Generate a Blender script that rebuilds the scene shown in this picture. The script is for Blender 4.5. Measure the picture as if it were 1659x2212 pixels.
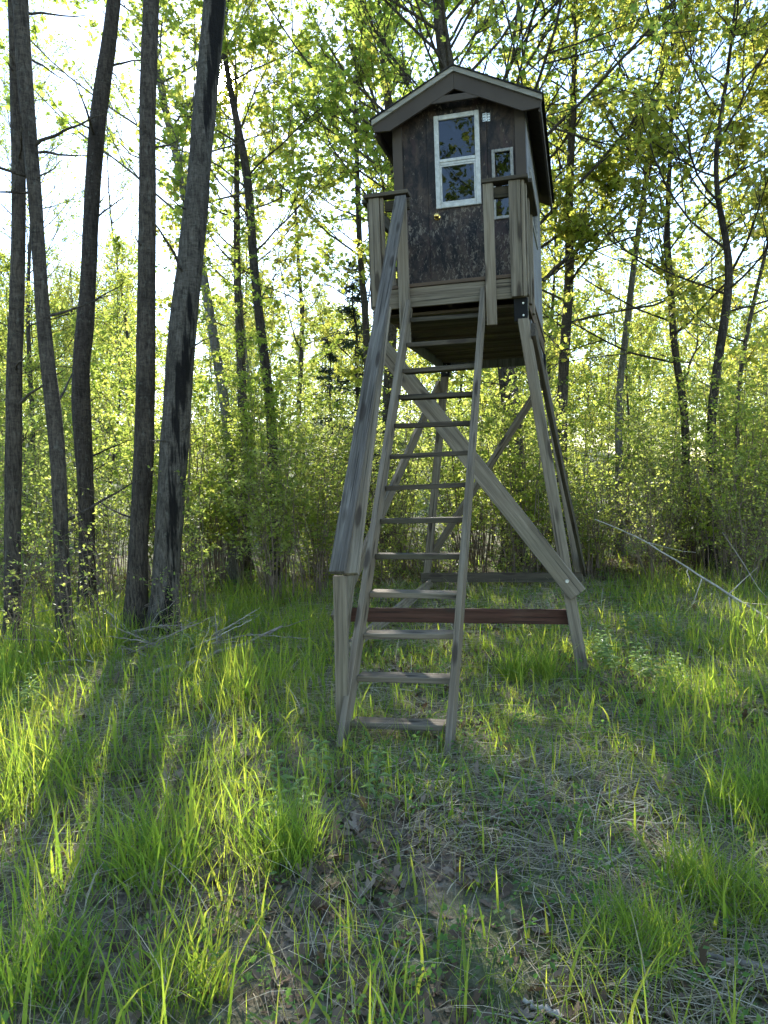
import bpy, bmesh, math, random
import numpy as np
from mathutils import Matrix, Vector, Quaternion

for _o in list(bpy.data.objects):
    bpy.data.objects.remove(_o)
SC = bpy.context.scene
COL = SC.collection

# ------------------------------------------------------------------ camera
# World axes: +X runs along the cabin front to the right, +Y is the depth of the tower, ground near z = 0.
CAM = np.array([1.148, -4.577, 1.698])
YAW, PITCH, ROLL = -0.2524, -0.0500, -0.0366
FPX = 1661.9                      # focal length for a picture 1659 x 2212
_f = np.array([math.sin(YAW) * math.cos(PITCH), math.cos(YAW) * math.cos(PITCH), math.sin(PITCH)])
_r = np.array([math.cos(YAW), -math.sin(YAW), 0.0])
_u = np.cross(_r, _f)
CR = _r * math.cos(ROLL) + _u * math.sin(ROLL)
CU = -_r * math.sin(ROLL) + _u * math.cos(ROLL)
CF = _f
cam_data = bpy.data.cameras.new('camera')
cam = bpy.data.objects.new('camera', cam_data)
COL.objects.link(cam)
cam.matrix_world = Matrix(((CR[0], CU[0], -CF[0], CAM[0]), (CR[1], CU[1], -CF[1], CAM[1]),
                           (CR[2], CU[2], -CF[2], CAM[2]), (0, 0, 0, 1)))
cam_data.sensor_fit = 'VERTICAL'
cam_data.sensor_height = 36.0
cam_data.lens = 36.0 * FPX / 2212.0
cam_data.clip_start = 0.05
cam_data.clip_end = 3000.0
SC.camera = cam

# ------------------------------------------------------------------ sky, sun, exposure
SUN_AZ = math.radians(25.1)        # from +Y towards -X
SUN_EL = math.radians(26.2)
SUN_DIR = np.array([-math.sin(SUN_AZ) * math.cos(SUN_EL), math.cos(SUN_AZ) * math.cos(SUN_EL), math.sin(SUN_EL)])
world = bpy.data.worlds.new('World')
SC.world = world
world.use_nodes = True
wn, wl = world.node_tree.nodes, world.node_tree.links
wn.clear()
sky = wn.new('ShaderNodeTexSky')
sky.sky_type = 'NISHITA'
sky.sun_disc = False
sky.sun_elevation = SUN_EL
sky.sun_rotation = -SUN_AZ
sky.altitude = 250
sky.air_density = 1.0
sky.dust_density = 0.1
sky.ozone_density = 1.2
bg = wn.new('ShaderNodeBackground')
bg.inputs['Strength'].default_value = 0.15
wo = wn.new('ShaderNodeOutputWorld')
# bright haze round the sun (it stands in view behind the leaning trunk)
tcw = wn.new('ShaderNodeTexCoord')
dot = wn.new('ShaderNodeVectorMath'); dot.operation = 'DOT_PRODUCT'
wl.new(tcw.outputs['Generated'], dot.inputs[0]); dot.inputs[1].default_value = tuple(SUN_DIR)
def _lobe(power, gain):
    m0 = wn.new('ShaderNodeMath'); m0.operation = 'MAXIMUM'; m0.inputs[1].default_value = 0.0
    m1 = wn.new('ShaderNodeMath'); m1.operation = 'POWER'; m1.inputs[1].default_value = power
    m2 = wn.new('ShaderNodeMath'); m2.operation = 'MULTIPLY'; m2.inputs[1].default_value = gain
    wl.new(dot.outputs['Value'], m0.inputs[0]); wl.new(m0.outputs[0], m1.inputs[0]); wl.new(m1.outputs[0], m2.inputs[0])
    return m2.outputs[0]
l1, l2 = _lobe(14000.0, 700.0), _lobe(40.0, 1.2)
sm = wn.new('ShaderNodeMath'); sm.operation = 'ADD'; wl.new(l1, sm.inputs[0]); wl.new(l2, sm.inputs[1])
addc = wn.new('ShaderNodeVectorMath'); addc.operation = 'ADD'
wl.new(sky.outputs[0], addc.inputs[0]); wl.new(sm.outputs[0], addc.inputs[1])
wl.new(addc.outputs[0], bg.inputs['Color'])
wl.new(bg.outputs[0], wo.inputs['Surface'])

sun_data = bpy.data.lights.new('sun', 'SUN')
sun_data.energy = 4.0
sun_data.angle = math.radians(0.53)
sun_data.color = (1.0, 0.95, 0.86)
sun = bpy.data.objects.new('sun', sun_data)
COL.objects.link(sun)
sun.rotation_mode = 'QUATERNION'
sun.rotation_quaternion = Vector(SUN_DIR).to_track_quat('Z', 'Y')
sun.location = (0, 0, 30)

SC.view_settings.view_transform = 'Standard'
SC.view_settings.look = 'None'
SC.view_settings.gamma = 1.0
SC.view_settings.use_curve_mapping = False
SC.view_settings.exposure = 1.95
SC.render.engine = 'CYCLES'
SC.cycles.max_bounces = 6
SC.cycles.diffuse_bounces = 3
SC.cycles.glossy_bounces = 3
SC.cycles.transmission_bounces = 5
SC.cycles.transparent_max_bounces = 6
SC.cycles.sample_clamp_indirect = 6.0
SC.cycles.use_denoising = True
SC.cycles.use_adaptive_sampling = True
SC.cycles.adaptive_threshold = 0.02

# ------------------------------------------------------------------ small helpers
def tag(o, label=None, cat=None, group=None, kind=None):
    if label: o['label'] = label
    if cat: o['category'] = cat
    if group: o['group'] = group
    if kind: o['kind'] = kind
    return o

WM = {}
XF = None
def link(o, parent=None, world=None):
    COL.objects.link(o)
    w = world if world is not None else Matrix.Identity(4)
    if XF is not None: w = XF @ w
    WM[o.name] = w.copy()
    if parent is not None:
        o.parent = parent
        o.matrix_parent_inverse = WM[parent.name].inverted()
    o.matrix_basis = w
    return o

def empty(name, loc=(0, 0, 0), rz=0.0, s=1.0):
    o = bpy.data.objects.new(name, None)
    o.empty_display_size = 0.2
    return link(o, None, Matrix.Translation(loc) @ Matrix.Rotation(rz, 4, 'Z') @ Matrix.Scale(s, 4))

def mesh_np(name, verts, faces, smooth=False):
    """verts (n,3); faces: list of int arrays (m,3) or (m,4)"""
    me = bpy.data.meshes.new(name)
    verts = np.asarray(verts, np.float32)
    me.vertices.add(len(verts))
    me.vertices.foreach_set('co', verts.ravel())
    loops, starts, n = [], [], 0
    for f in faces:
        f = np.asarray(f, np.int32)
        if len(f) == 0: continue
        k = f.shape[1]
        starts.append(n + np.arange(len(f), dtype=np.int32) * k)
        loops.append(f.ravel()); n += f.size
    loops = np.concatenate(loops); starts = np.concatenate(starts)
    me.loops.add(n); me.loops.foreach_set('vertex_index', loops)
    me.polygons.add(len(starts)); me.polygons.foreach_set('loop_start', starts)
    if smooth: me.polygons.foreach_set('use_smooth', np.ones(len(starts), bool))
    me.update(calc_edges=True)
    return me

def mobj(name, me, mat, parent=None, world=None):
    o = bpy.data.objects.new(name, me)
    if mat is not None and not me.materials: me.materials.append(mat)
    return link(o, parent, world)

def bm_obj(name, bm, mat, parent=None, world=None):
    bmesh.ops.recalc_face_normals(bm, faces=bm.faces[:])
    me = bpy.data.meshes.new(name); bm.to_mesh(me); bm.free()
    return mobj(name, me, mat, parent, world)

def bbox(bm, x0, x1, y0, y1, z0, z1, bev=0.0):
    r = bmesh.ops.create_cube(bm, size=1.0)
    for v in r['verts']:
        v.co = ((x0 + x1) / 2 + v.co.x * (x1 - x0), (y0 + y1) / 2 + v.co.y * (y1 - y0), (z0 + z1) / 2 + v.co.z * (z1 - z0))
    if bev > 0:
        es = list({e for v in r['verts'] for e in v.link_edges})
        bmesh.ops.bevel(bm, geom=es, offset=bev, segments=1, affect='EDGES')

def prism(bm, pts2, y0, y1):
    """closed outline in (x,z) extruded from y0 to y1"""
    a = [bm.verts.new((x, y0, z)) for x, z in pts2]
    b = [bm.verts.new((x, y1, z)) for x, z in pts2]
    n = len(pts2)
    bm.faces.new(a); bm.faces.new(b[::-1])
    for i in range(n):
        bm.faces.new((a[i], b[i], b[(i + 1) % n], a[(i + 1) % n]))

_WR = random.Random(9)
def board(name, a, b, w, t, wdir, mat, parent, bev=0.003, warp=0.0):
    """a sawn board from a to b; local X along it, local Y its width (towards wdir), local Z its thickness"""
    a, b = Vector(a), Vector(b)
    x = (b - a); L = x.length; x.normalize()
    y = Vector(wdir); y = (y - x * y.dot(x)).normalized(); z = x.cross(y)
    m = Matrix(((x.x, y.x, z.x, (a.x + b.x) / 2), (x.y, y.y, z.y, (a.y + b.y) / 2), (x.z, y.z, z.z, (a.z + b.z) / 2), (0, 0, 0, 1)))
    bm = bmesh.new()
    bbox(bm, -L / 2, L / 2, -w / 2, w / 2, -t / 2, t / 2, bev)
    if not warp and L > 0.8 and name not in ('deck_board', 'underside_board', 'joist', 'rim_joist', 'railing_cap'): warp = _WR.uniform(-0.005, 0.005)
    if warp:
        bmesh.ops.bisect_plane(bm, geom=bm.verts[:] + bm.edges[:] + bm.faces[:], plane_co=(0, 0, 0), plane_no=(1, 0, 0))
        for v in bm.verts:
            q = v.co.x / L * 2
            v.co.z += warp * (1 - q * q); v.co.y += warp * 0.5 * (1 - q * q)
    return bm_obj(name, bm, mat, parent, m)

def pix(u, v, d):
    """point seen at (u, v) of a 1659 x 2212 picture, d metres in front of the camera"""
    return CAM + d * (CF + CR * (u - 829.5) / FPX - CU * (v - 1106.0) / FPX)

# value noise for ground and placing
_NR = np.random.RandomState(5).rand(64, 64)
def vnoise(x, y, s):
    x = np.asarray(x, float) * s + 100; y = np.asarray(y, float) * s + 100
    i, j = np.floor(x).astype(int), np.floor(y).astype(int)
    fx, fy = x - i, y - j
    fx = fx * fx * (3 - 2 * fx); fy = fy * fy * (3 - 2 * fy)
    g = lambda a, b: _NR[a % 64, b % 64]
    return (g(i, j) * (1 - fx) + g(i + 1, j) * fx) * (1 - fy) + (g(i, j + 1) * (1 - fx) + g(i + 1, j + 1) * fx) * fy

def gh(x, y):
    """ground height"""
    x = np.asarray(x, float); y = np.asarray(y, float)
    z = (vnoise(x, y, 0.9) - 0.5) * 0.07 + (vnoise(x, y, 0.23) - 0.5) * 0.12 + 0.03
    near = np.exp(-((x - 0.2) ** 2 + (y - 3.0) ** 2) / 16.0)
    z = z * (1 - 0.8 * near) - 0.035 * np.clip((y - 0.3) / 2.0, 0, 1) * near
    d = np.hypot(x - CAM[0], y - CAM[1])
    hill = np.clip((d - 22) / 60, 0, 1.6)
    leftness = 1 / (1 + np.exp((x + 4) / 9.0))
    z = z + hill ** 1.3 * (5.0 * leftness + 0.6)
    return z

def gpt(u, v):
    """where the sight line through (u, v) meets the ground"""
    d = CF + CR * (u - 829.5) / FPX - CU * (v - 1106.0) / FPX
    t = CAM[2] / -d[2]
    for _ in range(8):
        p = CAM + d * t
        t = (float(gh(p[0], p[1])) - CAM[2]) / d[2]
    p = CAM + d * t
    return np.array([p[0], p[1], float(gh(p[0], p[1]))])

# ------------------------------------------------------------------ materials
class NT:
    def __init__(self, name):
        self.m = bpy.data.materials.new(name); self.m.use_nodes = True
        self.t = self.m.node_tree; self.t.nodes.clear()
        self.out = self.t.nodes.new('ShaderNodeOutputMaterial')
    def n(self, typ, ins=None, **kw):
        nd = self.t.nodes.new(typ)
        for k, v in kw.items(): setattr(nd, k, v)
        for k, v in (ins or {}).items():
            s = nd.inputs[k]
            if isinstance(v, bpy.types.NodeSocket): self.t.links.new(v, s)
            else: s.default_value = v
        return nd
    def noise(self, vec, scale, detail=4, rough=0.55, dist=0.0):
        return self.n('ShaderNodeTexNoise', {'Vector': vec, 'Scale': scale, 'Detail': detail, 'Roughness': rough, 'Distortion': dist}).outputs['Fac']
    def map(self, vec, scale, loc=(0, 0, 0)):
        return self.n('ShaderNodeMapping', {'Vector': vec, 'Scale': scale, 'Location': loc}).outputs[0]
    def ramp(self, fac, stops, interp='LINEAR'):
        r = self.n('ShaderNodeValToRGB', {'Fac': fac}); cr = r.color_ramp; cr.interpolation = interp
        while len(cr.elements) < len(stops): cr.elements.new(0.5)
        for e, (p, c) in zip(cr.elements, stops):
            e.position = p; e.color = (c, c, c, 1) if isinstance(c, (int, float)) else (*c, 1)
        return r.outputs['Color']
    def mix(self, fac, a, b, mode='MIX'):
        nd = self.t.nodes.new('ShaderNodeMix'); nd.data_type = 'RGBA'; nd.blend_type = mode
        for i, v in ((0, fac), (6, a), (7, b)):
            if isinstance(v, bpy.types.NodeSocket): self.t.links.new(v, nd.inputs[i])
            elif i == 0: nd.inputs[i].default_value = v
            else: nd.inputs[i].default_value = (*v, 1)
        return nd.outputs[2]
    def math(self, op, a, b=0.0, clamp=False):
        nd = self.n('ShaderNodeMath', operation=op); nd.use_clamp = clamp
        for i, v in ((0, a), (1, b)):
            if isinstance(v, bpy.types.NodeSocket): self.t.links.new(v, nd.inputs[i])
            else: nd.inputs[i].default_value = v
        return nd.outputs[0]
    def objvec(self, spread=50.0):
        tc = self.n('ShaderNodeTexCoord').outputs['Object']
        rnd = self.n('ShaderNodeObjectInfo').outputs['Random']
        off = self.math('MULTIPLY', rnd, spread)
        return self.n('ShaderNodeVectorMath', {0: tc, 1: off}, operation='ADD').outputs[0], rnd, tc
    def bump(self, h, strength, dist=0.01):
        return self.n('ShaderNodeBump', {'Height': h, 'Strength': strength, 'Distance': dist}).outputs[0]
    def principled(self, col, rough=0.8, normal=None, spec=0.3, metal=0.0):
        ins = {'Base Color': col if isinstance(col, bpy.types.NodeSocket) else (*col, 1), 'Roughness': rough,
               'Specular IOR Level': spec, 'Metallic': metal}
        if normal is not None: ins['Normal'] = normal
        return self.n('ShaderNodeBsdfPrincipled', ins).outputs[0]
    def done(self, sh):
        self.t.links.new(sh, self.out.inputs['Surface']); return self.m

def wood_mat(name, light, dark, tint=(0.2, 0.16, 0.1), green=0.15, contrast=1.0):
    N = NT(name); v, rnd, tc = N.objvec()
    g1 = N.noise(N.map(v, (1.4, 30, 30)), 1.0, 5, 0.65, 0.6)
    g2 = N.noise(N.map(v, (3.0, 120, 120)), 1.0, 3, 0.6)
    big = N.noise(N.map(v, (1.2, 4, 4)), 1.0, 3)
    grain = N.math('ADD', N.math('MULTIPLY', g1, 0.65), N.math('MULTIPLY', g2, 0.35))
    c = N.ramp(grain, [(0.5 - 0.16 / contrast, dark), (0.5 + 0.14 / contrast, light)])
    c = N.mix(N.ramp(big, [(0.5, 0.0), (0.72, 0.55)]), c, tint)
    gm = N.noise(N.map(v, (0.8, 6, 6), (7, 3, 1)), 1.0, 4)
    c = N.mix(N.math('MULTIPLY', N.ramp(gm, [(0.5, 0.0), (0.68, 1.0)]), green), c, (0.075, 0.085, 0.045))
    kn = N.n('ShaderNodeTexVoronoi', {'Vector': N.map(v, (2.2, 9, 9)), 'Scale': 1.0, 'Randomness': 1.0}).outputs['Distance']
    km = N.ramp(kn, [(0.15, 1.0), (0.24, 0.0)])
    c = N.mix(N.math('MULTIPLY', km, 0.75), c, (0.035, 0.026, 0.02))
    crack = N.ramp(N.noise(N.map(v, (0.9, 55, 55), (3, 1, 2)), 1.0, 3, 0.5), [(0.31, 1.0), (0.36, 0.0)])
    c = N.mix(N.math('MULTIPLY', crack, 0.7), c, (0.02, 0.018, 0.015))
    var = N.math('ADD', N.math('MULTIPLY', rnd, 0.4), 0.8)
    c = N.mix(1.0, c, N.n('ShaderNodeCombineColor', {0: var, 1: var, 2: var}).outputs[0], 'MULTIPLY')
    h = N.math('SUBTRACT', grain, N.math('MULTIPLY', crack, 0.6))
    return N.done(N.principled(c, 0.85, N.bump(h, 0.8, 0.006), 0.12))

M = {}
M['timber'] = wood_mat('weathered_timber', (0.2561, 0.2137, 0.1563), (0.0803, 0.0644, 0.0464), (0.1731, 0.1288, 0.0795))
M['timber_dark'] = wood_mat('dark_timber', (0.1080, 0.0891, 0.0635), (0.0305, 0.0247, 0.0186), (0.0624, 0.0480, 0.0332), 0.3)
M['handrail'] = wood_mat('bleached_rail', (0.2057, 0.1839, 0.1551), (0.0435, 0.0368, 0.0303), (0.0791, 0.0689, 0.0560), 0.1, 1.0)
M['red_timber'] = wood_mat('red_stained_timber', (0.0910, 0.0439, 0.0303), (0.0364, 0.0180, 0.0128), (0.1266, 0.0900, 0.0605), 0.12)
M['deck_under'] = wood_mat('underside_board', (0.1385, 0.1123, 0.0795), (0.0485, 0.0383, 0.0278), (0.0969, 0.0617, 0.0397), 0.2)
M['deck'] = wood_mat('deck_board', (0.1385, 0.0958, 0.0662), (0.0554, 0.0410, 0.0291), (0.0969, 0.0548, 0.0332), 0.2)

def trim_mat():
    N = NT('taupe_trim'); v, rnd, tc = N.objvec()
    g = N.noise(N.map(v, (6, 40, 40)), 1.0, 4); b = N.noise(v, 3.0, 4)
    c = N.ramp(b, [(0.3, (0.0549, 0.0419, 0.0314)), (0.7, (0.0743, 0.0578, 0.0428))])
    return N.done(N.principled(c, 0.7, N.bump(g, 0.2, 0.003), 0.25))
M['trim'] = trim_mat()

def camo_mat():
    N = NT('peeling_camouflage_plywood'); tc = N.n('ShaderNodeTexCoord').outputs['Object']
    warp = N.n('ShaderNodeTexNoise', {'Vector': tc, 'Scale': 3.0, 'Detail': 3.0}).outputs['Color']
    v = N.n('ShaderNodeVectorMath', {0: tc, 1: N.n('ShaderNodeVectorMath', {0: warp, 'Scale': 0.22}, operation='SCALE').outputs[0]}, operation='ADD').outputs[0]
    p1 = N.noise(N.map(v, (11, 11, 6)), 1.0, 6, 0.68)
    c = N.ramp(p1, [(0.40, (0.0058, 0.0045, 0.0042)), (0.5, (0.0213, 0.0145, 0.0110)), (0.60, (0.0533, 0.0344, 0.0228)), (0.75, (0.0436, 0.0344, 0.0253))])
    br = N.noise(N.map(v, (14, 14, 2.0), (4, 0, 9)), 1.0, 4, 0.6)
    c = N.mix(N.ramp(br, [(0.56, 0.0), (0.63, 0.7)]), c, (0.0436, 0.0218, 0.0186))
    tw = N.noise(N.map(v, (9, 9, 22), (3, 2, 5)), 1.0, 5, 0.7)
    c = N.mix(N.ramp(tw, [(0.60, 0.0), (0.68, 0.5)]), c, (0.0727, 0.0563, 0.0422))
    # flakes where the print has peeled off, thicker on the lower half
    z = N.n('ShaderNodeSeparateXYZ', {0: tc}).outputs[2]
    low = N.n('ShaderNodeMapRange', {'Value': z, 'From Min': 3.1, 'From Max': 4.7, 'To Min': 0.05, 'To Max': -0.05}).outputs[0]
    reg = N.noise(N.map(tc, (2.6, 2.6, 2.1), (1.7, 0, 2.2)), 1.0, 3)
    fl = N.noise(N.map(tc, (42, 42, 20)), 1.0, 5, 0.72, 0.8)
    fv = N.math('ADD', N.math('ADD', fl, low), N.math('MULTIPLY', N.math('SUBTRACT', reg, 0.5), 0.34))
    c = N.mix(N.ramp(fv, [(0.55, 0.0), (0.62, 0.85)]), c, (0.1647, 0.1361, 0.1012))
    drip = N.noise(N.map(tc, (40, 40, 2.2)), 1.0, 4, 0.7)
    c = N.mix(N.ramp(drip, [(0.62, 0.0), (0.74, 0.35)]), c, (0.0969, 0.0816, 0.0633))
    return N.done(N.principled(c, 0.62, N.bump(fl, 0.35, 0.003), 0.3))
M['camo'] = camo_mat()

def siding_mat():
    N = NT('grey_siding'); tc = N.n('ShaderNodeTexCoord').outputs['Object']
    g = N.noise(N.map(tc, (60, 60, 2.5)), 1.0, 5, 0.65, 0.5)
    b = N.noise(tc, 2.4, 4)
    c = N.ramp(g, [(0.35, (0.1120, 0.1104, 0.1120)), (0.65, (0.2720, 0.2720, 0.2800))])
    c = N.mix(N.ramp(b, [(0.45, 0.0), (0.75, 0.6)]), c, (0.1120, 0.1056, 0.0992))
    return N.done(N.principled(c, 0.85, N.bump(g, 0.4, 0.004), 0.2))
M['siding'] = siding_mat()

def plain(name, col, rough=0.6, spec=0.3, metal=0.0, var=0.25, scale=18.0, bump=0.12):
    N = NT(name); v, rnd, tc = N.objvec(10)
    b = N.noise(v, scale, 5, 0.65)
    c = N.ramp(b, [(0.3, tuple(x * (1 - var) for x in col)), (0.7, tuple(min(1, x * (1 + var)) for x in col))])
    return N.done(N.principled(c, rough, N.bump(b, bump, 0.002), spec, metal))
M['black_metal'] = plain('black_bracket_steel', (0.004, 0.004, 0.004), 0.6, 0.2, 0.0)
M['vinyl'] = plain('white_window_vinyl', (0.4872, 0.4756, 0.4292), 0.55, 0.3, var=0.28, scale=22)
M['white_wood'] = plain('weathered_white_frame', (0.2552, 0.2436, 0.2146), 0.75, 0.25, var=0.35, scale=40)
M['brass'] = plain('brass', (0.72, 0.50, 0.16), 0.22, 0.5, 1.0, var=0.1)
M['zinc'] = plain('zinc_plate', (0.62, 0.61, 0.57), 0.42, 0.5, 0.85, var=0.3, scale=60)
M['shingle'] = plain('black_asphalt_shingle', (0.030, 0.029, 0.028), 0.95, 0.15, var=0.6, scale=150, bump=0.6)
M['subfascia'] = wood_mat('pale_drip_board', (0.3570, 0.3315, 0.2720), (0.2040, 0.1870, 0.1530))
M['inside'] = plain('dark_plywood_inside', (0.05, 0.04, 0.03), 0.9, 0.1)

def glass_mat():
    N = NT('window_glass')
    fr = N.n('ShaderNodeFresnel', {'IOR': 1.5}).outputs[0]
    fac = N.math('ADD', N.math('MULTIPLY', fr, 0.95), 0.0, True)
    tr = N.n('ShaderNodeBsdfTransparent', {'Color': (0.5, 0.52, 0.52, 1)}).outputs[0]
    tc = N.n('ShaderNodeTexCoord').outputs['Object']
    gl = N.n('ShaderNodeBsdfGlossy', {'Color': (0.92, 0.95, 1, 1), 'Roughness': 0.015, 'Normal': N.bump(N.noise(tc, 4.0, 1), 0.06, 0.01)}).outputs[0]
    return N.done(N.n('ShaderNodeMixShader', {0: fac, 1: tr, 2: gl}).outputs[0])
M['glass'] = glass_mat()

def bark_mat(name, light, dark, streak=0.0, pale=0.0):
    N = NT(name); v, rnd, tc = N.objvec(20)
    fis = N.noise(N.map(v, (38, 38, 6.0)), 1.0, 6, 0.7, 1.0)
    len_ = N.noise(N.map(v, (9, 9, 30)), 1.0, 5, 0.7, 1.2)
    zz = N.n('ShaderNodeSeparateXYZ', {0: tc}).outputs[2]
    hz = N.n('ShaderNodeMapRange', {'Value': zz, 'From Min': 0.6, 'From Max': 2.6}).outputs[0]
    h = N.math('ADD', N.math('MULTIPLY', fis, N.math('SUBTRACT', 1.0, N.math('MULTIPLY', hz, 0.4))), N.math('MULTIPLY', len_, N.math('MULTIPLY', hz, 0.4)))
    c = N.mix(0.25, N.ramp(h, [(0.40, dark), (0.60, light)]), dark)
    patch = N.noise(N.map(v, (3, 3, 1.3), (2, 5, 1)), 1.0, 4)
    c = N.mix(N.ramp(patch, [(0.5, 0.0), (0.7, 0.6)]), c, tuple(x * 0.6 for x in dark))
    lic = N.noise(N.map(v, (16, 16, 12), (9, 1, 4)), 1.0, 4, 0.7)
    c = N.mix(N.math('MULTIPLY', N.ramp(lic, [(0.58, 0.0), (0.66, 1.0)]), 0.35 + pale), c, (0.17, 0.175, 0.145))
    if streak:
        nv = N.n('ShaderNodeTexCoord').outputs['Normal']
        side = N.n('ShaderNodeVectorMath', {0: nv, 1: (0.80, -0.60, 0.0)}, operation='DOT_PRODUCT').outputs['Value']
        wob = N.noise(N.map(tc, (3, 3, 0.9)), 1.0, 5)
        st = N.math('ADD', N.math('MULTIPLY', side, 0.45), N.math('ADD', N.math('MULTIPLY', wob, 0.7), N.math('MULTIPLY', N.noise(N.map(tc, (30, 30, 2)), 1.0, 3), 0.35)))
        c = N.mix(N.ramp(st, [(0.93, 0.0), (1.08, streak)]), c, (0.008, 0.0075, 0.0075))
    return N.done(N.principled(c, 0.9, N.bump(h, 1.0, 0.035), 0.12))
M['bark'] = bark_mat('grey_brown_bark', (0.1501, 0.1250, 0.0974), (0.0313, 0.0255, 0.0207))
M['bark_wet'] = bark_mat('stained_bark', (0.1827, 0.1633, 0.1340), (0.0418, 0.0357, 0.0292), streak=0.92)
M['bark_pale'] = bark_mat('pale_bark', (0.3132, 0.2935, 0.2496), (0.0914, 0.0817, 0.0682), pale=0.3)
M['bark_dark'] = bark_mat('dark_bark', (0.1109, 0.0893, 0.0695), (0.0235, 0.0191, 0.0158))
M['stem'] = plain('brown_stem', (0.1500, 0.1125, 0.0825), 0.85, 0.15, var=0.45, scale=12)
M['dead_wood'] = plain('bleached_dead_wood', (0.3900, 0.3525, 0.3000), 0.85, 0.15, var=0.45, scale=14, bump=0.4)
M['dead_dark'] = plain('grey_dead_wood', (0.2550, 0.2175, 0.1800), 0.9, 0.15, var=0.45, scale=14, bump=0.4)

def leaf_mat(name, stops, trans, tfac=0.55, rough=0.5, spec=0.35):
    N = NT(name)
    ri = N.n('ShaderNodeNewGeometry').outputs['Random Per Island']
    ro = N.n('ShaderNodeObjectInfo').outputs['Random']
    tc = N.n('ShaderNodeTexCoord').outputs['Object']
    cl = N.noise(tc, 0.9, 2)
    f = N.math('ADD', N.math('MULTIPLY', ri, 0.55), N.math('ADD', N.math('MULTIPLY', cl, 0.5), N.math('MULTIPLY', N.math('SUBTRACT', ro, 0.5), 0.3)), )
    f = N.math('SUBTRACT', f, 0.05, True)
    c = N.ramp(f, [(p, c) for p, c, _ in zip((0.1, 0.5, 0.9), stops, range(3))])
    t = N.ramp(f, [(p, c) for p, c, _ in zip((0.1, 0.5, 0.9), trans, range(3))])
    a = N.principled(c, rough, None, spec)
    b = N.n('ShaderNodeBsdfTranslucent', {'Color': t}).outputs[0]
    return N.done(N.n('ShaderNodeMixShader', {0: tfac, 1: a, 2: b}).outputs[0])
M['leaf_maple'] = leaf_mat('spring_maple_leaf', [(0.0478, 0.0903, 0.0128), (0.0796, 0.1221, 0.0170), (0.1274, 0.1328, 0.0234)],
                           [(0.3398, 0.4779, 0.0637), (0.5629, 0.6691, 0.1062), (0.8071, 0.7646, 0.1593)])
M['leaf_gold'] = leaf_mat('yellow_green_leaf', [(0.0637, 0.1009, 0.0149), (0.1009, 0.1328, 0.0212), (0.1381, 0.1381, 0.0266)],
                          [(0.4050, 0.5040, 0.0720), (0.6120, 0.6480, 0.0990), (0.8100, 0.7200, 0.1440)])
M['leaf_shrub'] = leaf_mat('shrub_leaf', [(0.0743, 0.1168, 0.0266), (0.1168, 0.1540, 0.0425), (0.1593, 0.1805, 0.0637)],
                           [(0.3960, 0.5220, 0.0900), (0.6120, 0.6930, 0.1350), (0.8100, 0.8100, 0.2340)])
M['needle'] = leaf_mat('spruce_needle', [(0.018, 0.032, 0.018), (0.025, 0.045, 0.024), (0.035, 0.055, 0.028)],
                       [(0.03, 0.06, 0.03), (0.04, 0.08, 0.03), (0.05, 0.09, 0.03)], 0.2)
M['grass'] = leaf_mat('grass_blade', [(0.0599, 0.1130, 0.0223), (0.1027, 0.1583, 0.0287), (0.1796, 0.2111, 0.0479)],
                      [(0.2566, 0.4373, 0.0398), (0.4791, 0.6334, 0.0559), (0.8555, 0.8294, 0.0957)], 0.5, 0.5, 0.25)
M['herb'] = leaf_mat('herb_leaf', [(0.0650, 0.1300, 0.0390), (0.0975, 0.1690, 0.0520), (0.1300, 0.2080, 0.0780)],
                     [(0.1950, 0.4160, 0.0650), (0.2860, 0.5200, 0.0780), (0.3900, 0.5850, 0.1040)], 0.4, 0.7, 0.1)
M['herb_pale'] = leaf_mat('pale_herb_leaf', [(0.1300, 0.1950, 0.0910), (0.1820, 0.2470, 0.1170), (0.2340, 0.2990, 0.1560)],
                     [(0.3250, 0.4940, 0.1300), (0.4160, 0.5850, 0.1560), (0.5200, 0.6500, 0.2080)], 0.4, 0.5, 0.3)
M['straw'] = leaf_mat('dry_straw', [(0.2400, 0.2025, 0.1350), (0.4800, 0.4200, 0.3000), (0.7500, 0.6900, 0.5400)],
                      [(0.3000, 0.2400, 0.1350), (0.4500, 0.3750, 0.2100), (0.6000, 0.5100, 0.3000)], 0.25, 0.8, 0.1)
M['dead_leaf'] = leaf_mat('dead_leaf', [(0.075, 0.052, 0.036), (0.19, 0.138, 0.098), (0.36, 0.295, 0.225)],
                          [(0.14, 0.08, 0.04), (0.22, 0.14, 0.07), (0.3, 0.2, 0.1)], 0.15, 0.85, 0.08)

def ground_mat():
    N = NT('forest_soil'); tc = N.n('ShaderNodeTexCoord').outputs['Object']
    a = N.noise(tc, 1.3, 5); b = N.noise(tc, 22.0, 6, 0.7); d = N.noise(tc, 90.0, 3, 0.7)
    c = N.ramp(b, [(0.32, (0.0600, 0.0465, 0.0360)), (0.5, (0.1500, 0.1200, 0.0900)), (0.68, (0.3000, 0.2550, 0.1950))])
    far = N.n('ShaderNodeVectorMath', {0: tc}, operation='LENGTH').outputs['Value']
    gm = N.math('ADD', N.ramp(a, [(0.42, 0.0), (0.62, 0.55)]), N.n('ShaderNodeMapRange', {'Value': far, 'From Min': 11, 'From Max': 22, 'To Max': 0.45}).outputs[0], True)
    c = N.mix(gm, c, (0.0825, 0.1275, 0.0330))
    return N.done(N.principled(c, 0.95, N.bump(N.math('ADD', b, N.math('MULTIPLY', d, 0.5)), 0.8, 0.03), 0.1))
M['ground'] = ground_mat()

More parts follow.
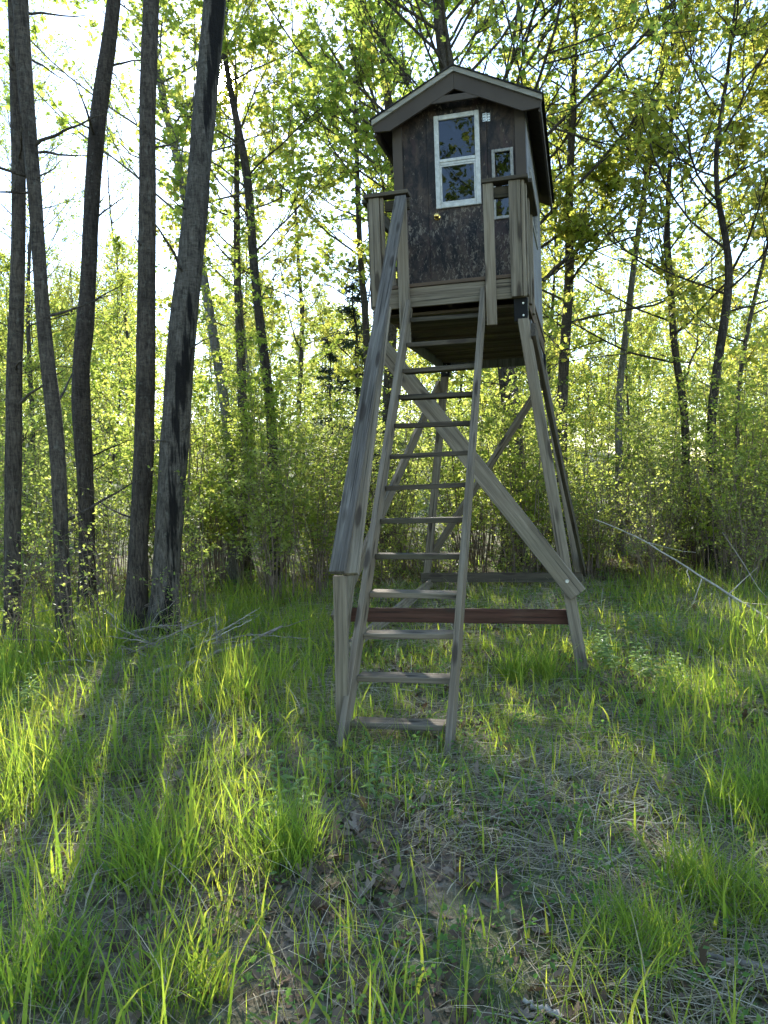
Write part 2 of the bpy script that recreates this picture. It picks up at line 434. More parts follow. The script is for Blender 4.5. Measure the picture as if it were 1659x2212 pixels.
# ------------------------------------------------------------------ ground
def make_ground():
    rr = np.concatenate([np.linspace(0.0, 16, 90), 16 * (1.085 ** np.arange(1, 66))])
    aa = np.linspace(0, 2 * math.pi, 160, endpoint=False)
    R_, A_ = np.meshgrid(rr[1:], aa, indexing='ij')
    X = CAM[0] + R_ * np.cos(A_); Y = CAM[1] + R_ * np.sin(A_)
    V = np.stack([X, Y, gh(X, Y)], -1).reshape(-1, 3)
    V = np.vstack([V, [CAM[0], CAM[1], float(gh(CAM[0], CAM[1]))]])
    nr, na = R_.shape
    idx = np.arange(nr * na).reshape(nr, na)
    j = np.roll(idx, -1, axis=1)
    q = np.stack([idx[:-1], idx[1:], j[1:], j[:-1]], -1).reshape(-1, 4)
    c = np.stack([np.full(na, nr * na), idx[0], j[0]], -1)
    o = mobj('ground', mesh_np('ground', V, [q, c], True), M['ground'])
    tag(o, kind='structure')
make_ground()

# ------------------------------------------------------------------ the tower
G = 0.14     # height of the lowest tread above the ground
TS = 1.107     # cabin, platform and legs were measured at 1 / TS of their size
def make_tower():
    global XF
    root = empty('hunting_blind_tower', (0.03, 4.0, 0.0))
    XF = Matrix(((TS, 0, 0, -0.1228), (0, TS, 0, 0.4897), (0, 0, TS, -0.1667 + 0.14 - TS * 0.14), (0, 0, 0, 1)))
    tag(root, 'weathered wooden hunting blind raised on splayed legs with a ladder', 'hunting blind')
    T, TD = M['timber'], M['timber_dark']
    z = lambda v: v + G
    # --- legs
    tops = {'fr': (0.715, 1.72), 'fl': (-0.44, 1.72), 'rr': (0.715, 4.88), 'rl': (-0.44, 4.88)}
    bots = {'fr': (1.17, 1.36), 'fl': (-0.87, 1.36), 'rr': (1.17, 5.22), 'rl': (-0.90, 5.22)}
    ztop, zbot = z(2.84), -0.18
    def legp(k, zz):
        s = (zz - zbot) / (ztop - zbot)
        return Vector((bots[k][0] + (tops[k][0] - bots[k][0]) * s, bots[k][1] + (tops[k][1] - bots[k][1]) * s, zz))
    for k in tops:
        board('leg', legp(k, zbot), legp(k, ztop), 0.089, 0.089, (1, 0, 0), T, root, 0.006)
        # black corner bracket
        p = legp(k, z(2.83)); sx = 1 if k[1] == 'r' else -1; sy = -1 if k[0] == 'f' else 1
        bm = bmesh.new()
        cx, cy = tops[k][0], tops[k][1]
        bbox(bm, cx - 0.055, cx + 0.055, cy - 0.056, cy + 0.056, z(2.72), z(2.905), 0.004)
        bo = bm_obj('bracket', bm, M['black_metal'], root)
        for dz in (2.765, 2.86):
            b2 = bmesh.new(); bmesh.ops.create_cone(b2, cap_ends=True, segments=8, radius1=0.009, radius2=0.007, depth=0.012)
            bm_obj('bolt', b2, M['zinc'], bo, Matrix.Translation((cx + 0.02, cy - 0.061, z(dz))) @ Matrix.Rotation(math.pi / 2, 4, 'X'))
    # --- braces (they lie on the outer faces of the legs)
    def brace(name, a, b, w, mat, wdir, off):
        a = Vector(a) + Vector(off); b = Vector(b) + Vector(off)
        return board(name, a, b, w, 0.038, wdir, mat, root)
    a, b = legp('fl', z(2.66)), legp('fr', z(0.69))
    e = (b - a).normalized()
    d = brace('diagonal_brace', a - e * 0.02, b + e * 0.13, 0.14, T, (0.6, 0, 0.8), (0, -0.066, 0))
    for q in (a, b):
        b2 = bmesh.new(); bmesh.ops.create_cone(b2, cap_ends=True, segments=12, radius1=0.016, radius2=0.012, depth=0.01)
        bm_obj('bolt', b2, M['zinc'], d, Matrix.Translation((q.x, q.y - 0.089, q.z)) @ Matrix.Rotation(math.pi / 2, 4, 'X'))
    a, b = legp('rr', z(2.62)), legp('rl', z(0.42)); e = (b - a).normalized()
    brace('diagonal_brace', a - e * 0.05, b + e * 0.08, 0.14, T, (0.6, 0, 0.8), (0, 0.066, 0))
    a, b = legp('rl', z(2.62)), legp('fl', z(0.42)); e = (b - a).normalized()
    brace('diagonal_brace', a - e * 0.05, b + e * 0.08, 0.10, T, (0, 0.6, 0.8), (-0.066, 0, 0))
    a, b = legp('fr', z(2.62)), legp('rr', z(0.30)); e = (b - a).normalized()
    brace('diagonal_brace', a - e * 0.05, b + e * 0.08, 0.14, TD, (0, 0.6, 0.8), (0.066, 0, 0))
    a, b = legp('fl', z(0.395)), legp('fr', z(0.395))
    brace('horizontal_brace', a - Vector((0.03, 0, 0)), b - Vector((0.035, 0, 0)), 0.115, M['red_timber'], (0, 0, 1), (0, 0.066, 0))
    a, b = legp('rl', z(0.20)), legp('rr', z(0.20))
    brace('horizontal_brace', a - Vector((0.06, 0, 0)), b + Vector((0.03, 0, 0)), 0.12, TD, (0, 0, 1), (0, -0.066, 0))
    a, b = legp('rl', z(0.12)), legp('fl', z(0.13))
    brace('horizontal_brace', a, b, 0.11, T, (0, 0, 1), (0.066, 0, 0))
    # --- platform
    px0, px1, py0, py1 = -0.482, 0.758, 1.64, 4.955
    rim = board('rim_joist', (px0, py0 + 0.019, z(2.98)), (px1, py0 + 0.019, z(2.98)), 0.155, 0.038, (0, 0, 1), T, root)
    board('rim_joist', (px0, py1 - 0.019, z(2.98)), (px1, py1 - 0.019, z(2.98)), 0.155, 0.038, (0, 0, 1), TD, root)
    for x in (px0 + 0.019, 0.138, px1 - 0.019):
        board('joist', (x, py0 + 0.04, z(2.98)), (x, py1 - 0.04, z(2.98)), 0.15, 0.036, (0, 0, 1), M['deck'], root)
    y = py0 - 0.012; n = 0
    while y < py1 - 0.05:
        board('deck_board', (px0 - 0.008, y + 0.069, z(3.075)), (px1 + 0.008, y + 0.069, z(3.075)), 0.138, 0.028, (0, 1, 0), M['deck'], root, 0.002)
        y += 0.145
    yy = 1.80
    while yy < py1 - 0.16:
        board('underside_board', (px0 + 0.045, yy + 0.085, z(2.89) - 0.010 * (int(yy * 5) % 2)), (px1 - 0.045, yy + 0.085, z(2.89) - 0.010 * (int(yy * 5) % 2)), 0.185, 0.024, (0, 1, 0.05), M['deck_under'], root, 0.002)
        yy += 0.20
    # --- cabin walls
    cx0, cx1, cy0, cy1, cz0 = -0.479, 0.729, 2.585, 4.955, 3.092
    pk, ez, pz = 0.126, 4.775, 5.135          # roof underside line: eaves and peak
    sl = (5.1718 - 4.8045) / (0.894 - 0.126)
    def rf(x, base=5.10): return base - abs(x - pk) * sl
    # front wall with door and window openings, joined of panels in one sheet
    dx0, dx1, dzt = -0.165, 0.392, 4.87
    bm = bmesh.new()
    t0, t1 = cy0, cy0 + 0.018
    def seg(x0, x1, z0, z1=None):
        top = (lambda x: z(rf(x))) if z1 is None else (lambda x: z(z1))
        pts = [(x0, z(z0)), (x1, z(z0)), (x1, top(x1))]
        if z1 is None and x0 < pk < x1: pts.append((pk, z(rf(pk))))
        pts.append((x0, top(x0)))
        prism(bm, pts, t0, t1)
    wx0, wx1, wz0, wz1 = 0.452, 0.598, 3.845, 4.415
    seg(cx0, dx0, cz0); seg(dx0, dx1, dzt); seg(dx1, wx0, cz0)
    seg(wx0, wx1, cz0, wz0); seg(wx0, wx1, wz1); seg(wx1, cx1, cz0)
    bm_obj('front_wall', bm, M['camo'], root)
    # door, 3 mm proud
    bm = bmesh.new(); hx0, hx1, hz0, hz1 = -0.055, 0.292, 4.005, 4.775
    g = 0.003
    y0, y1 = cy0 - 0.006, cy0 + 0.03
    bbox(bm, dx0 + g, hx0, y0, y1, z(cz0 + 0.012), z(dzt - g)); bbox(bm, hx1, dx1 - g, y0, y1, z(cz0 + 0.012), z(dzt - g))
    bbox(bm, hx0, hx1, y0, y1, z(cz0 + 0.012), z(hz0)); bbox(bm, hx0, hx1, y0, y1, z(hz1), z(dzt - g))
    door = bm_obj('door', bm, M['camo'], root)
    def frame_bm(x0, x1, z0, z1, w, ya, yb, bev=0.004):
        bm = bmesh.new()
        bbox(bm, x0, x0 + w, ya, yb, z(z0), z(z1), bev); bbox(bm, x1 - w, x1, ya, yb, z(z0), z(z1), bev)
        bbox(bm, x0 + w, x1 - w, ya + 0.001, yb, z(z1 - w), z(z1) - 0.001, bev); bbox(bm, x0 + w, x1 - w, ya + 0.001, yb, z(z0) + 0.001, z(z0 + w), bev)
        return bm
    bm = frame_bm(-0.089, 0.326, 3.971, 4.806, 0.043, cy0 - 0.03, cy0 - 0.0065)
    bm_obj('window_frame', bm, M['vinyl'], door)
    bm = bmesh.new(); bbox(bm, -0.045, 0.282, cy0 - 0.026, cy0 - 0.004, z(4.385), z(4.413), 0.003); bbox(bm, -0.045, 0.282, cy0 - 0.02, cy0 - 0.004, z(4.362), z(4.384), 0.003)
    bm_obj('meeting_rail', bm, M['vinyl'], door)
    bm = frame_bm(-0.045, 0.282, 4.015, 4.361, 0.016, cy0 - 0.02, cy0 - 0.004, 0.002)
    bm_obj('lower_sash', bm, M['vinyl'], door)
    for (a0, a1) in ((4.015, 4.375), (4.40, 4.765)):
        bm = bmesh.new(); bbox(bm, -0.046, 0.283, cy0 - 0.0105, cy0 - 0.0065, z(a0), z(a1)); bm_obj('pane', bm, M['glass'], door)
    # knob: rose, neck and ball turned on one axis
    prof = [(0.0, 0.0), (0.031, 0.0), (0.031, 0.004), (0.024, 0.008), (0.011, 0.012), (0.0105, 0.026), (0.018, 0.032), (0.0255, 0.043), (0.024, 0.055), (0.015, 0.062), (0.0, 0.064)]
    V, F = [], []
    ns = 18
    for r_, h_ in prof:
        for i in range(ns): V.append((r_ * math.cos(2 * math.pi * i / ns), -h_, r_ * math.sin(2 * math.pi * i / ns)))
    for j in range(len(prof) - 1):
        for i in range(ns): F.append((j * ns + i, j * ns + (i + 1) % ns, (j + 1) * ns + (i + 1) % ns, (j + 1) * ns + i))
    me = mesh_np('door_knob', V, [np.array(F)], True)
    mobj('door_knob', me, M['brass'], door, Matrix.Translation((-0.086, cy0 - 0.006, z(3.905))))
    # hinge: two leaves, barrel and screw heads
    hg = bmesh.new()
    bbox(hg, 0.357, 0.386, cy0 - 0.010, cy0 - 0.0065, z(4.70), z(4.772), 0.001); bbox(hg, 0.396, 0.425, cy0 - 0.004, cy0 - 0.0005, z(4.70), z(4.772), 0.001)
    hinge = bm_obj('hinge', hg, M['zinc'], door)
    b2 = bmesh.new(); bmesh.ops.create_cone(b2, cap_ends=True, segments=10, radius1=0.006, radius2=0.006, depth=0.075)
    bm_obj('hinge_barrel', b2, M['zinc'], hinge, Matrix.Translation((0.391, cy0 - 0.012, z(4.736)))) if False else mobj('barrel', None or _bm_mesh(b2), M['zinc'], door, Matrix.Translation((0.391, cy0 - 0.012, z(4.736))))
    b2 = bmesh.new()
    for xx, yy in ((0.3645, -0.0105), (0.378, -0.0105), (0.404, -0.0045), (0.4175, -0.0045)):
        for zz in (4.712, 4.736, 4.76): bbox(b2, xx - 0.004, xx + 0.004, cy0 + yy - 0.001, cy0 + yy + 0.001, z(zz) - 0.004, z(zz) + 0.004)
    mobj('screw_heads', _bm_mesh(b2), M['black_metal'], door)
    # narrow window right of the door
    bm = frame_bm(0.428, 0.622, 3.818, 4.44, 0.028, cy0 - 0.02, cy0 - 0.0005)
    wf = bm_obj('front_window', bm, M['white_wood'], root)
    bm = bmesh.new(); bbox(bm, 0.45, 0.6, cy0 + 0.004, cy0 + 0.008, z(3.84), z(4.418)); bm_obj('pane', bm, M['glass'], wf)
    # corner trims
    for x0, x1 in ((cx0 - 0.004, cx0 + 0.085), (cx1 - 0.088, cx1 + 0.004)):
        bm = bmesh.new(); bbox(bm, x0, x1, cy0 - 0.022, cy0 - 0.0005, z(cz0 + 0.002), z(4.76), 0.002); bm_obj('corner_trim', bm, M['trim'], root)
    # side and rear walls with vertical grooves
    def sidewall(name, x0, x1, hole=None, out=1):
        bm = bmesh.new(); yA, yB = cy0 + 0.019, cy1
        zt, zb = z(rf(cx1) + 0.0), z(2.80)
        if hole:
            ha, hb, hc, hd = hole
            bbox(bm, x0, x1, yA, ha, zb, zt); bbox(bm, x0, x1, hb, yB, zb, zt)
            bbox(bm, x0, x1, ha, hb, zb, z(hc)); bbox(bm, x0, x1, ha, hb, z(hd), zt)
        else: bbox(bm, x0, x1, yA, yB, zb, zt)
        w = bm_obj(name, bm, M['siding'], root)
        xs = x1 if out > 0 else x0
        return w
    rw = sidewall('side_wall', cx1 - 0.016, cx1 + 0.001, (2.95, 3.95, 3.93, 4.33), 1)
    lw = sidewall('side_wall', cx0 - 0.001, cx0 + 0.016, (2.95, 3.95, 3.93, 4.33), -1)
    for s, w in ((1, rw), (-1, lw)):
        xo = cx1 + 0.0015 if s > 0 else cx0 - 0.0015
        xa, xb = (xo, xo + 0.012) if s > 0 else (xo - 0.012, xo)
        yy = cy0 + 0.02
        i = 0
        while yy < cy1 - 0.05:      # siding strips leave narrow grooves; the window is cut round
            y2 = min(yy + 0.197, cy1)
            for (c, d_) in (((z(2.80), z(rf(cx1))),) if (y2 < 2.92 or yy > 3.98) else ((z(2.80), z(3.90)), (z(4.36), z(rf(cx1))))):
                bm = bmesh.new(); bbox(bm, xa, xb, yy, y2 - 0.006, c, d_, 0.002)
                mobj('siding_strip', _bm_mesh(bm), M['siding'], w)
            yy += 0.2
        bm = bmesh.new(); wA, wB, wC, wD, ww = 2.915, 3.985, 3.895, 4.365, 0.035
        x0_, x1_ = (xa, xb + 0.014) if s > 0 else (xa - 0.014, xb)
        bbox(bm, x0_, x1_, wA, wA + ww, z(wC), z(wD), 0.003); bbox(bm, x0_, x1_, wB - ww, wB, z(wC), z(wD), 0.003)
        bbox(bm, x0_, x1_, wA + ww, wB - ww, z(wC), z(wC + ww), 0.003); bbox(bm, x0_, x1_, wA + ww, wB - ww, z(wD - ww), z(wD), 0.003)
        sw = bm_obj('side_window', bm, M['white_wood'], root)
        bm = bmesh.new(); bbox(bm, xo - 0.004, xo - 0.001, 2.95, 3.95, z(3.93), z(4.33)); bm_obj('pane', bm, M['glass'], sw)
    bm = bmesh.new(); prism(bm, [(cx0, z(2.80)), (cx1, z(2.80)), (cx1, z(rf(cx1))), (pk, z(rf(pk))), (cx0, z(rf(cx0)))], cy1 + 0.001, cy1 + 0.02)
    bm_obj('rear_wall', bm, M['siding'], root)
    # --- roof
    ry0, ry1, rx0, rx1 = 2.437, 5.284, -0.643, 0.894
    def slab(name, s, zo, th, xin, xout, y0, y1, mat, parent):
        bm = bmesh.new()
        xa, xb = pk + s * xin, pk + s * xout
        f = lambda x: z(zo - abs(x - pk) * sl)
        prism(bm, [(xa, f(xa)), (xb, f(xb)), (xb, f(xb) + th), (xa, f(xa) + th)], y0, y1)
        return bm_obj(name, bm, mat, parent)
    hw = 0.768
    roofs = []
    for s in (-1, 1):
        r_ = slab('roof', s, 5.105, 0.022, 0.0, hw - 0.012, ry0 + 0.03, ry1 - 0.01, M['inside'], root)
        roofs.append(r_)
        slab('drip_board', s, 5.112, 0.044, 0.001, hw - 0.002, ry0 - 0.021, ry0 + 0.028, M['subfascia'], r_)
        # shingle courses, lapped
        for k in range(6):
            a0, a1 = hw / 6 * k, hw / 6 * (k + 1) + 0.02
            slab('shingle_course', s, 5.157 + 0.0012 * (k % 2), 0.009 + 0.001 * k, a0 + (0.001 if k == 0 else 0), min(a1, hw + 0.014), ry0 - 0.034, ry1 + 0.012, M['shingle'], r_)
        slab('eave_board', s, 5.02, 0.083, hw - 0.036, hw - 0.013, ry0 + 0.03, ry1 - 0.01, M['trim'], r_)
        # rake board on the gable
        bm = bmesh.new()
        X = lambda q: pk + s * q
        f = lambda q, o: z(o - q * sl)
        pts = [(X(0.0012), f(0, 5.111)), (X(hw - 0.006), f(hw, 5.111)), (X(hw - 0.022), z(4.692)), (X(0.60), z(4.684)), (X(0.0012), f(0, 4.966))]
        prism(bm, pts, ry0 + 0.001, ry0 + 0.027)
        bm_obj('rake_board', bm, M['trim'], r_)
    bm = bmesh.new()
    prism(bm, [(pk - 0.205, z(4.864)), (pk + 0.215, z(4.861)), (pk + 0.25, z(4.88)), (pk + 0.13, z(4.916)), (pk - 0.12, z(4.921)), (pk - 0.25, z(4.88))], ry0 + 0.004, ry0 + 0.024)
    bm_obj('collar_board', bm, M['trim'], roofs[0])
    bm = bmesh.new(); prism(bm, [(cx0, z(4.75)), (cx1, z(4.75)), (cx1, z(rf(cx1) + 0.0)), (pk, z(5.10)), (cx0, z(rf(cx0)))], cy0 - 0.03, cy0 - 0.026) if False else bbox(bm, cx0 + 0.02, cx1 - 0.02, cy0 + 0.05, cy0 + 0.07, z(4.77), z(4.83))
    bm_obj('ceiling_tie', bm, M['inside'], root)
    # --- porch railing: posts, caps
    yp = 1.62
    def post(x0, x1, z0, z1, y0, th=0.038, m=T):
        return board('railing_post', ((x0 + x1) / 2, y0, z(z0)), ((x0 + x1) / 2, y0, z(z1)), x1 - x0, th, (1, 0, 0), m, root)
    post(-0.480, -0.392, 2.925, 3.797, yp - 0.001); post(-0.389, -0.362, 2.925, 3.797, yp + 0.012)
    post(-0.256, -0.170, 2.60, 3.78, yp - 0.002); post(0.449, 0.530, 2.70, 3.797, yp - 0.002)
    post(0.650, 0.738, 2.905, 3.797, yp - 0.001); post(0.741, 0.768, 2.905, 3.797, yp + 0.012)
    for x0, s in ((-0.505, -1), (0.765, 1)):       # side posts and rails back to the cabin
        for yy in (1.74, 2.08, 2.52):
            board('railing_post', (x0 + 0.0, yy, z(2.93)), (x0 + 0.0, yy, z(3.797)), 0.089, 0.03, (0, 1, 0), T, root)
        board('railing_cap', (x0 + 0.015 * s - 0.0, 1.70, z(3.817)), (x0 + 0.015 * s, 2.56, z(3.817)), 0.09, 0.034, (1, 0, 0), TD, root)
        board('side_rail', (x0 - 0.036 * s, 1.66, z(3.74)), (x0 - 0.036 * s, 2.56, z(3.74)), 0.085, 0.034, (0, 0, 1), TD, root)
    board('railing_cap', (-0.520, yp + 0.018, z(3.8145)), (-0.148, yp + 0.018, z(3.8145)), 0.115, 0.03, (0, 1, 0), TD, root)
    board('railing_cap', (0.438, yp + 0.018, z(3.8145)), (0.800, yp + 0.018, z(3.8145)), 0.115, 0.03, (0, 1, 0), TD, root)
    board('front_rail', (-0.36, yp + 0.045, z(3.735)), (-0.15, yp + 0.045, z(3.735)), 0.085, 0.034, (0, 0, 1), TD, root)
    board('front_rail', (0.50, yp + 0.045, z(3.735)), (0.68, yp + 0.045, z(3.735)), 0.085, 0.034, (0, 0, 1), TD, root)
    # --- ladder: stringers and treads
    XF = None
    run, rise = 0.1866, 0.2444
    ld = Vector((0, run, rise)).normalized(); nrm = Vector((0, -rise, run)).normalized()
    def lpt(x, t, o=0.0):
        p = Vector((x, run * t, z(rise * t))) + nrm * o
        return p
    for x, t1 in ((-0.325, 12.55), (0.345, 12.75)):
        board('stringer', lpt(x, -0.62, 0.018), lpt(x, t1, 0.018), 0.14, 0.040, nrm, T, root)
    rs = random.Random(4)
    for i in range(13):
        c = Vector((0.01, run * i + 0.06, z(rise * i) - 0.02))
        tl = rs.uniform(-0.006, 0.006)
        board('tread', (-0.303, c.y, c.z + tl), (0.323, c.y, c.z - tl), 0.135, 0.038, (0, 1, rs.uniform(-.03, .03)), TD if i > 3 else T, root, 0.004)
    # --- handrail over the left stringer
    a = Vector((-0.350, 2.235, z(4.005))); b = Vector((-0.330, -0.065, z(0.955)))
    hr = board('handrail', a, b, 0.100, 0.038, (1, 0, 0), M['handrail'], root, 0.004, 0.012)
    d = (b - a).normalized(); n2 = Vector((1, 0, 0)).cross(d); n2 = n2 if n2.z > 0 else -n2
    board('handrail_board', a + d * 1.4 + Vector((0.01, 0, 0)) - n2 * 0.04, b - d * 0.01 + Vector((0.075, 0, 0)) - n2 * 0.04, 0.10, 0.036, (1, 0, 0.1), T, hr)
    board('handrail_post', (-0.325, -0.02, z(0.93)), (-0.375, 0.06, -0.16), 0.085, 0.038, (1, 0, 0), T, hr)
    return root

def _bm_mesh(bm):
    bmesh.ops.recalc_face_normals(bm, faces=bm.faces[:])
    me = bpy.data.meshes.new('part'); bm.to_mesh(me); bm.free(); return me
make_tower()

# ------------------------------------------------------------------ plants: geometry builders
def tubes(P, Rd, sides):
    """P (N,n,3) polylines, Rd (N,n) radii -> verts, quads"""
    N, n, _ = P.shape
    T = np.gradient(P, axis=1); T /= np.linalg.norm(T, axis=2, keepdims=True) + 1e-9
    mean = T.mean(1); ref = np.where(np.abs(mean[:, 2:3]) < 0.8, np.array([[0, 0, 1.0]]), np.array([[1.0, 0, 0]]))[:, None, :]
    A = np.cross(T, ref); A /= np.linalg.norm(A, axis=2, keepdims=True) + 1e-9
    B = np.cross(T, A)
    ang = np.arange(sides) * 2 * math.pi / sides
    V = P[:, :, None, :] + Rd[:, :, None, None] * (A[:, :, None, :] * np.cos(ang)[None, None, :, None] + B[:, :, None, :] * np.sin(ang)[None, None, :, None])
    idx = np.arange(N * n * sides).reshape(N, n, sides)
    j = np.roll(idx, -1, axis=2)
    Q = np.stack([idx[:, :-1], j[:, :-1], j[:, 1:], idx[:, 1:]], -1).reshape(-1, 4)
    return V.reshape(-1, 3), Q

class Acc:
    def __init__(self): self.v = []; self.q = []; self.t = []; self.n = 0
    def add(self, V, Q=None, Tt=None):
        self.v.append(V)
        if Q is not None and len(Q): self.q.append(Q + self.n)
        if Tt is not None and len(Tt): self.t.append(Tt + self.n)
        self.n += len(V)
    def mesh(self, name, smooth=False):
        f = []
        if self.q: f.append(np.concatenate(self.q))
        if self.t: f.append(np.concatenate(self.t))
        return mesh_np(name, np.concatenate(self.v), f, smooth)

def nrmz(a): return a / (np.linalg.norm(a, axis=-1, keepdims=True) + 1e-9)

def leaves(rs, pos, size, up=0.5, droop=0.25, aspect=0.62, fold=0.25, lobed=False):
    """one folded leaf at every position"""
    n = len(pos)
    ax = rs.normal(size=(n, 3)); ax[:, 2] = ax[:, 2] * 0.6 - droop; ax = nrmz(ax)
    nn = rs.normal(size=(n, 3)); nn[:, 2] += up * 2.0
    sd = nrmz(np.cross(nn, ax)); nn = np.cross(ax, sd)
    s = (size * rs.uniform(0.6, 1.3, n))[:, None]
    a = pos; tip = pos + ax * s
    l = pos + ax * s * 0.42 + sd * s * aspect * 0.5 + nn * s * fold * 0.35
    r = pos + ax * s * 0.42 - sd * s * aspect * 0.5 + nn * s * fold * 0.35
    if not lobed:
        V = np.stack([a, l, tip, r], 1).reshape(-1, 3)
        i = np.arange(n)[:, None] * 4
        return V, np.concatenate([i + np.array([[0, 2, 1]]), i + np.array([[0, 3, 2]])])
    # maple-like: three pointed lobes
    l2 = pos + ax * s * 0.75 + sd * s * 0.52 + nn * s * fold * 0.3
    r2 = pos + ax * s * 0.75 - sd * s * 0.52 + nn * s * fold * 0.3
    ln = pos + ax * s * 0.55 + sd * s * 0.17; rn = pos + ax * s * 0.55 - sd * s * 0.17
    lb = pos + ax * s * 0.12 + sd * s * 0.36 + nn * s * fold * 0.2; rb = pos + ax * s * 0.12 - sd * s * 0.36 + nn * s * fold * 0.2
    V = np.stack([a, lb, l2, ln, tip, rn, r2, rb], 1).reshape(-1, 3)
    i = np.arange(n)[:, None] * 8
    tr = [(0, 2, 1), (0, 3, 2), (0, 4, 3), (0, 5, 4), (0, 6, 5), (0, 7, 6)]
    return V, np.concatenate([i + np.array([t]) for t in tr])

def resample(path, rad, n):
    path = np.asarray(path, float); rad = np.asarray(rad, float)
    d = np.concatenate([[0], np.cumsum(np.linalg.norm(np.diff(path, axis=0), axis=1))])
    t = np.linspace(0, d[-1], n)
    # smooth by interpolating then averaging
    P = np.stack([np.interp(t, d, path[:, k]) for k in range(3)], 1); Rr = np.interp(t, d, rad)
    for _ in range(3):
        P[1:-1] = 0.25 * P[:-2] + 0.5 * P[1:-1] + 0.25 * P[2:]
    return P, Rr

def tree_geo(rs, path, rad, cs=0.4, n_limb=18, limb_len=3.0, el=(0.35, 0.95), n_sub=7, n_twig=4, n_leaf=5,
             leaf=0.07, up=0.5, sides=12, flare=True, tpts=28, lobed=False, dead=0, bumpy=0.03, jit=0.10, stubs=0):
    """returns wood mesh arrays, leaf mesh arrays (around path[0])"""
    P, Rr = resample(path, rad, tpts)
    base = P[0].copy(); P = P - base
    if flare:
        hgt = P[:, 2]; Rr = Rr * (1 + 0.85 * np.exp(-np.clip(hgt, 0, None) / 0.20))
    W = Acc()
    V, Q = tubes(P[None], Rr[None], sides)
    # uneven bark and root buttresses
    ang = np.tile(np.arange(sides) * 2 * math.pi / sides, tpts); hh = np.repeat(P[:, 2], sides); rr = np.repeat(Rr, sides)
    cen = np.repeat(P, sides, axis=0)
    k = 1 + rs.normal(size=len(V)) * bumpy * 0.6 + bumpy * np.sin(ang * 2 + hh * 1.3) + (0.22 * np.exp(-np.clip(hh, 0, None) / 0.18) * np.sin(ang * 4 + 1.0) if flare else 0)
    V = cen + (V - cen) * k[:, None]
    W.add(V, Q)
    if stubs:
        si = rs.uniform(0.08, min(cs, 0.6), stubs) * (tpts - 1); sa = rs.rand(stubs) * 6.283; sl_ = rs.uniform(0.08, 0.9, stubs) ** 1.5 + 0.05
        so = np.stack([np.interp(si, np.arange(tpts), P[:, i]) for i in range(3)], 1); q_ = np.linspace(0, 1, 7)
        up_ = rs.uniform(-0.1, 0.7, stubs)
        SP = so[:, None] + sl_[:, None, None] * (np.stack([np.cos(sa), np.sin(sa), up_], 1)[:, None] * q_[None, :, None]) + np.cumsum(rs.normal(size=(stubs, 7, 3)), 1) * 0.012
        SR = np.minimum(0.004 + 0.012 * sl_, 0.014)[:, None] * np.linspace(1.5, 0.35, 7)[None]
        V, Q = tubes(SP, SR, 5); W.add(V, Q)
    s = cs + (1 - cs) * (np.arange(n_limb) + rs.rand(n_limb)) / n_limb
    s = np.clip(s, 0, 0.995)
    tt = s * (tpts - 1)
    org = np.stack([np.interp(tt, np.arange(tpts), P[:, i]) for i in range(3)], 1); tr = np.interp(tt, np.arange(tpts), Rr)
    az = np.arange(n_limb) * 2.399 + rs.uniform(-0.5, 0.5, n_limb) + rs.rand() * 6
    u = (s - cs) / (1 - cs + 1e-6)
    e0 = el[0] + (el[1] - el[0]) * u + rs.uniform(-0.15, 0.15, n_limb)
    L = limb_len * (1 - 0.5 * u) * rs.uniform(0.65, 1.15, n_limb)
    n = 9; t = np.linspace(0, 1, n)
    e = e0[:, None] + (0.35 * t)[None] + np.cumsum(rs.normal(size=(n_limb, n)) * 0.10, 1)
    wob = np.cumsum(rs.normal(size=(n_limb, n)) * 0.16, 1)
    D = np.stack([np.cos(az[:, None] + wob) * np.cos(e), np.sin(az[:, None] + wob) * np.cos(e), np.sin(e)], -1)
    step = (L / (n - 1))[:, None, None]
    LP = org[:, None, :] + np.concatenate([np.zeros((n_limb, 1, 3)), np.cumsum(D[:, :-1] * step, 1)], 1)
    lr = np.minimum(tr * 0.45, 0.004 + 0.0046 * L)
    LR = lr[:, None] * (1 - 0.85 * t)[None] + 0.003
    V, Q = tubes(LP, LR, 6); W.add(V, Q)
    def kids(PP, DD, LL, RR, nk, t0, t1, lfac, lmin, npt, spread, sides_):
        N, n_, _ = PP.shape
        q = t0 + (t1 - t0) * (np.arange(nk)[None] + rs.rand(N, nk)) / nk
        i = np.clip(q * (n_ - 1), 0, n_ - 1.001); i0 = i.astype(int); fr = (i - i0)[..., None]
        ar = np.arange(N)[:, None]
        o = PP[ar, i0] * (1 - fr) + PP[ar, i0 + 1] * fr
        d = DD[ar, i0]
        rd = nrmz(rs.normal(size=(N, nk, 3)) + np.array([0, 0, 0.25]))
        d2 = nrmz(d + rd * spread)
        ln = (LL[:, None] * lfac * (1.15 - q) + lmin) * rs.uniform(0.7, 1.25, (N, nk))
        tt_ = np.linspace(0, 1, npt)
        bend = nrmz(rs.normal(size=(N, nk, 3))) * 0.18 + np.array([0, 0, 0.10])
        C = o[:, :, None] + ln[..., None, None] * (d2[:, :, None] * tt_[None, None, :, None] + bend[:, :, None] * (tt_ ** 2)[None, None, :, None])
        r0 = (RR[ar, i0] * (1 - fr[..., 0]) + RR[ar, i0 + 1] * fr[..., 0]) * 0.6
        CRd = r0[..., None] * (1 - 0.75 * tt_)[None, None] + 0.0015
        C = C.reshape(N * nk, npt, 3); CRd = CRd.reshape(N * nk, npt)
        V, Q = tubes(C, CRd, sides_); W.add(V, Q)
        return C, nrmz(np.gradient(C, axis=1)), ln.ravel(), CRd
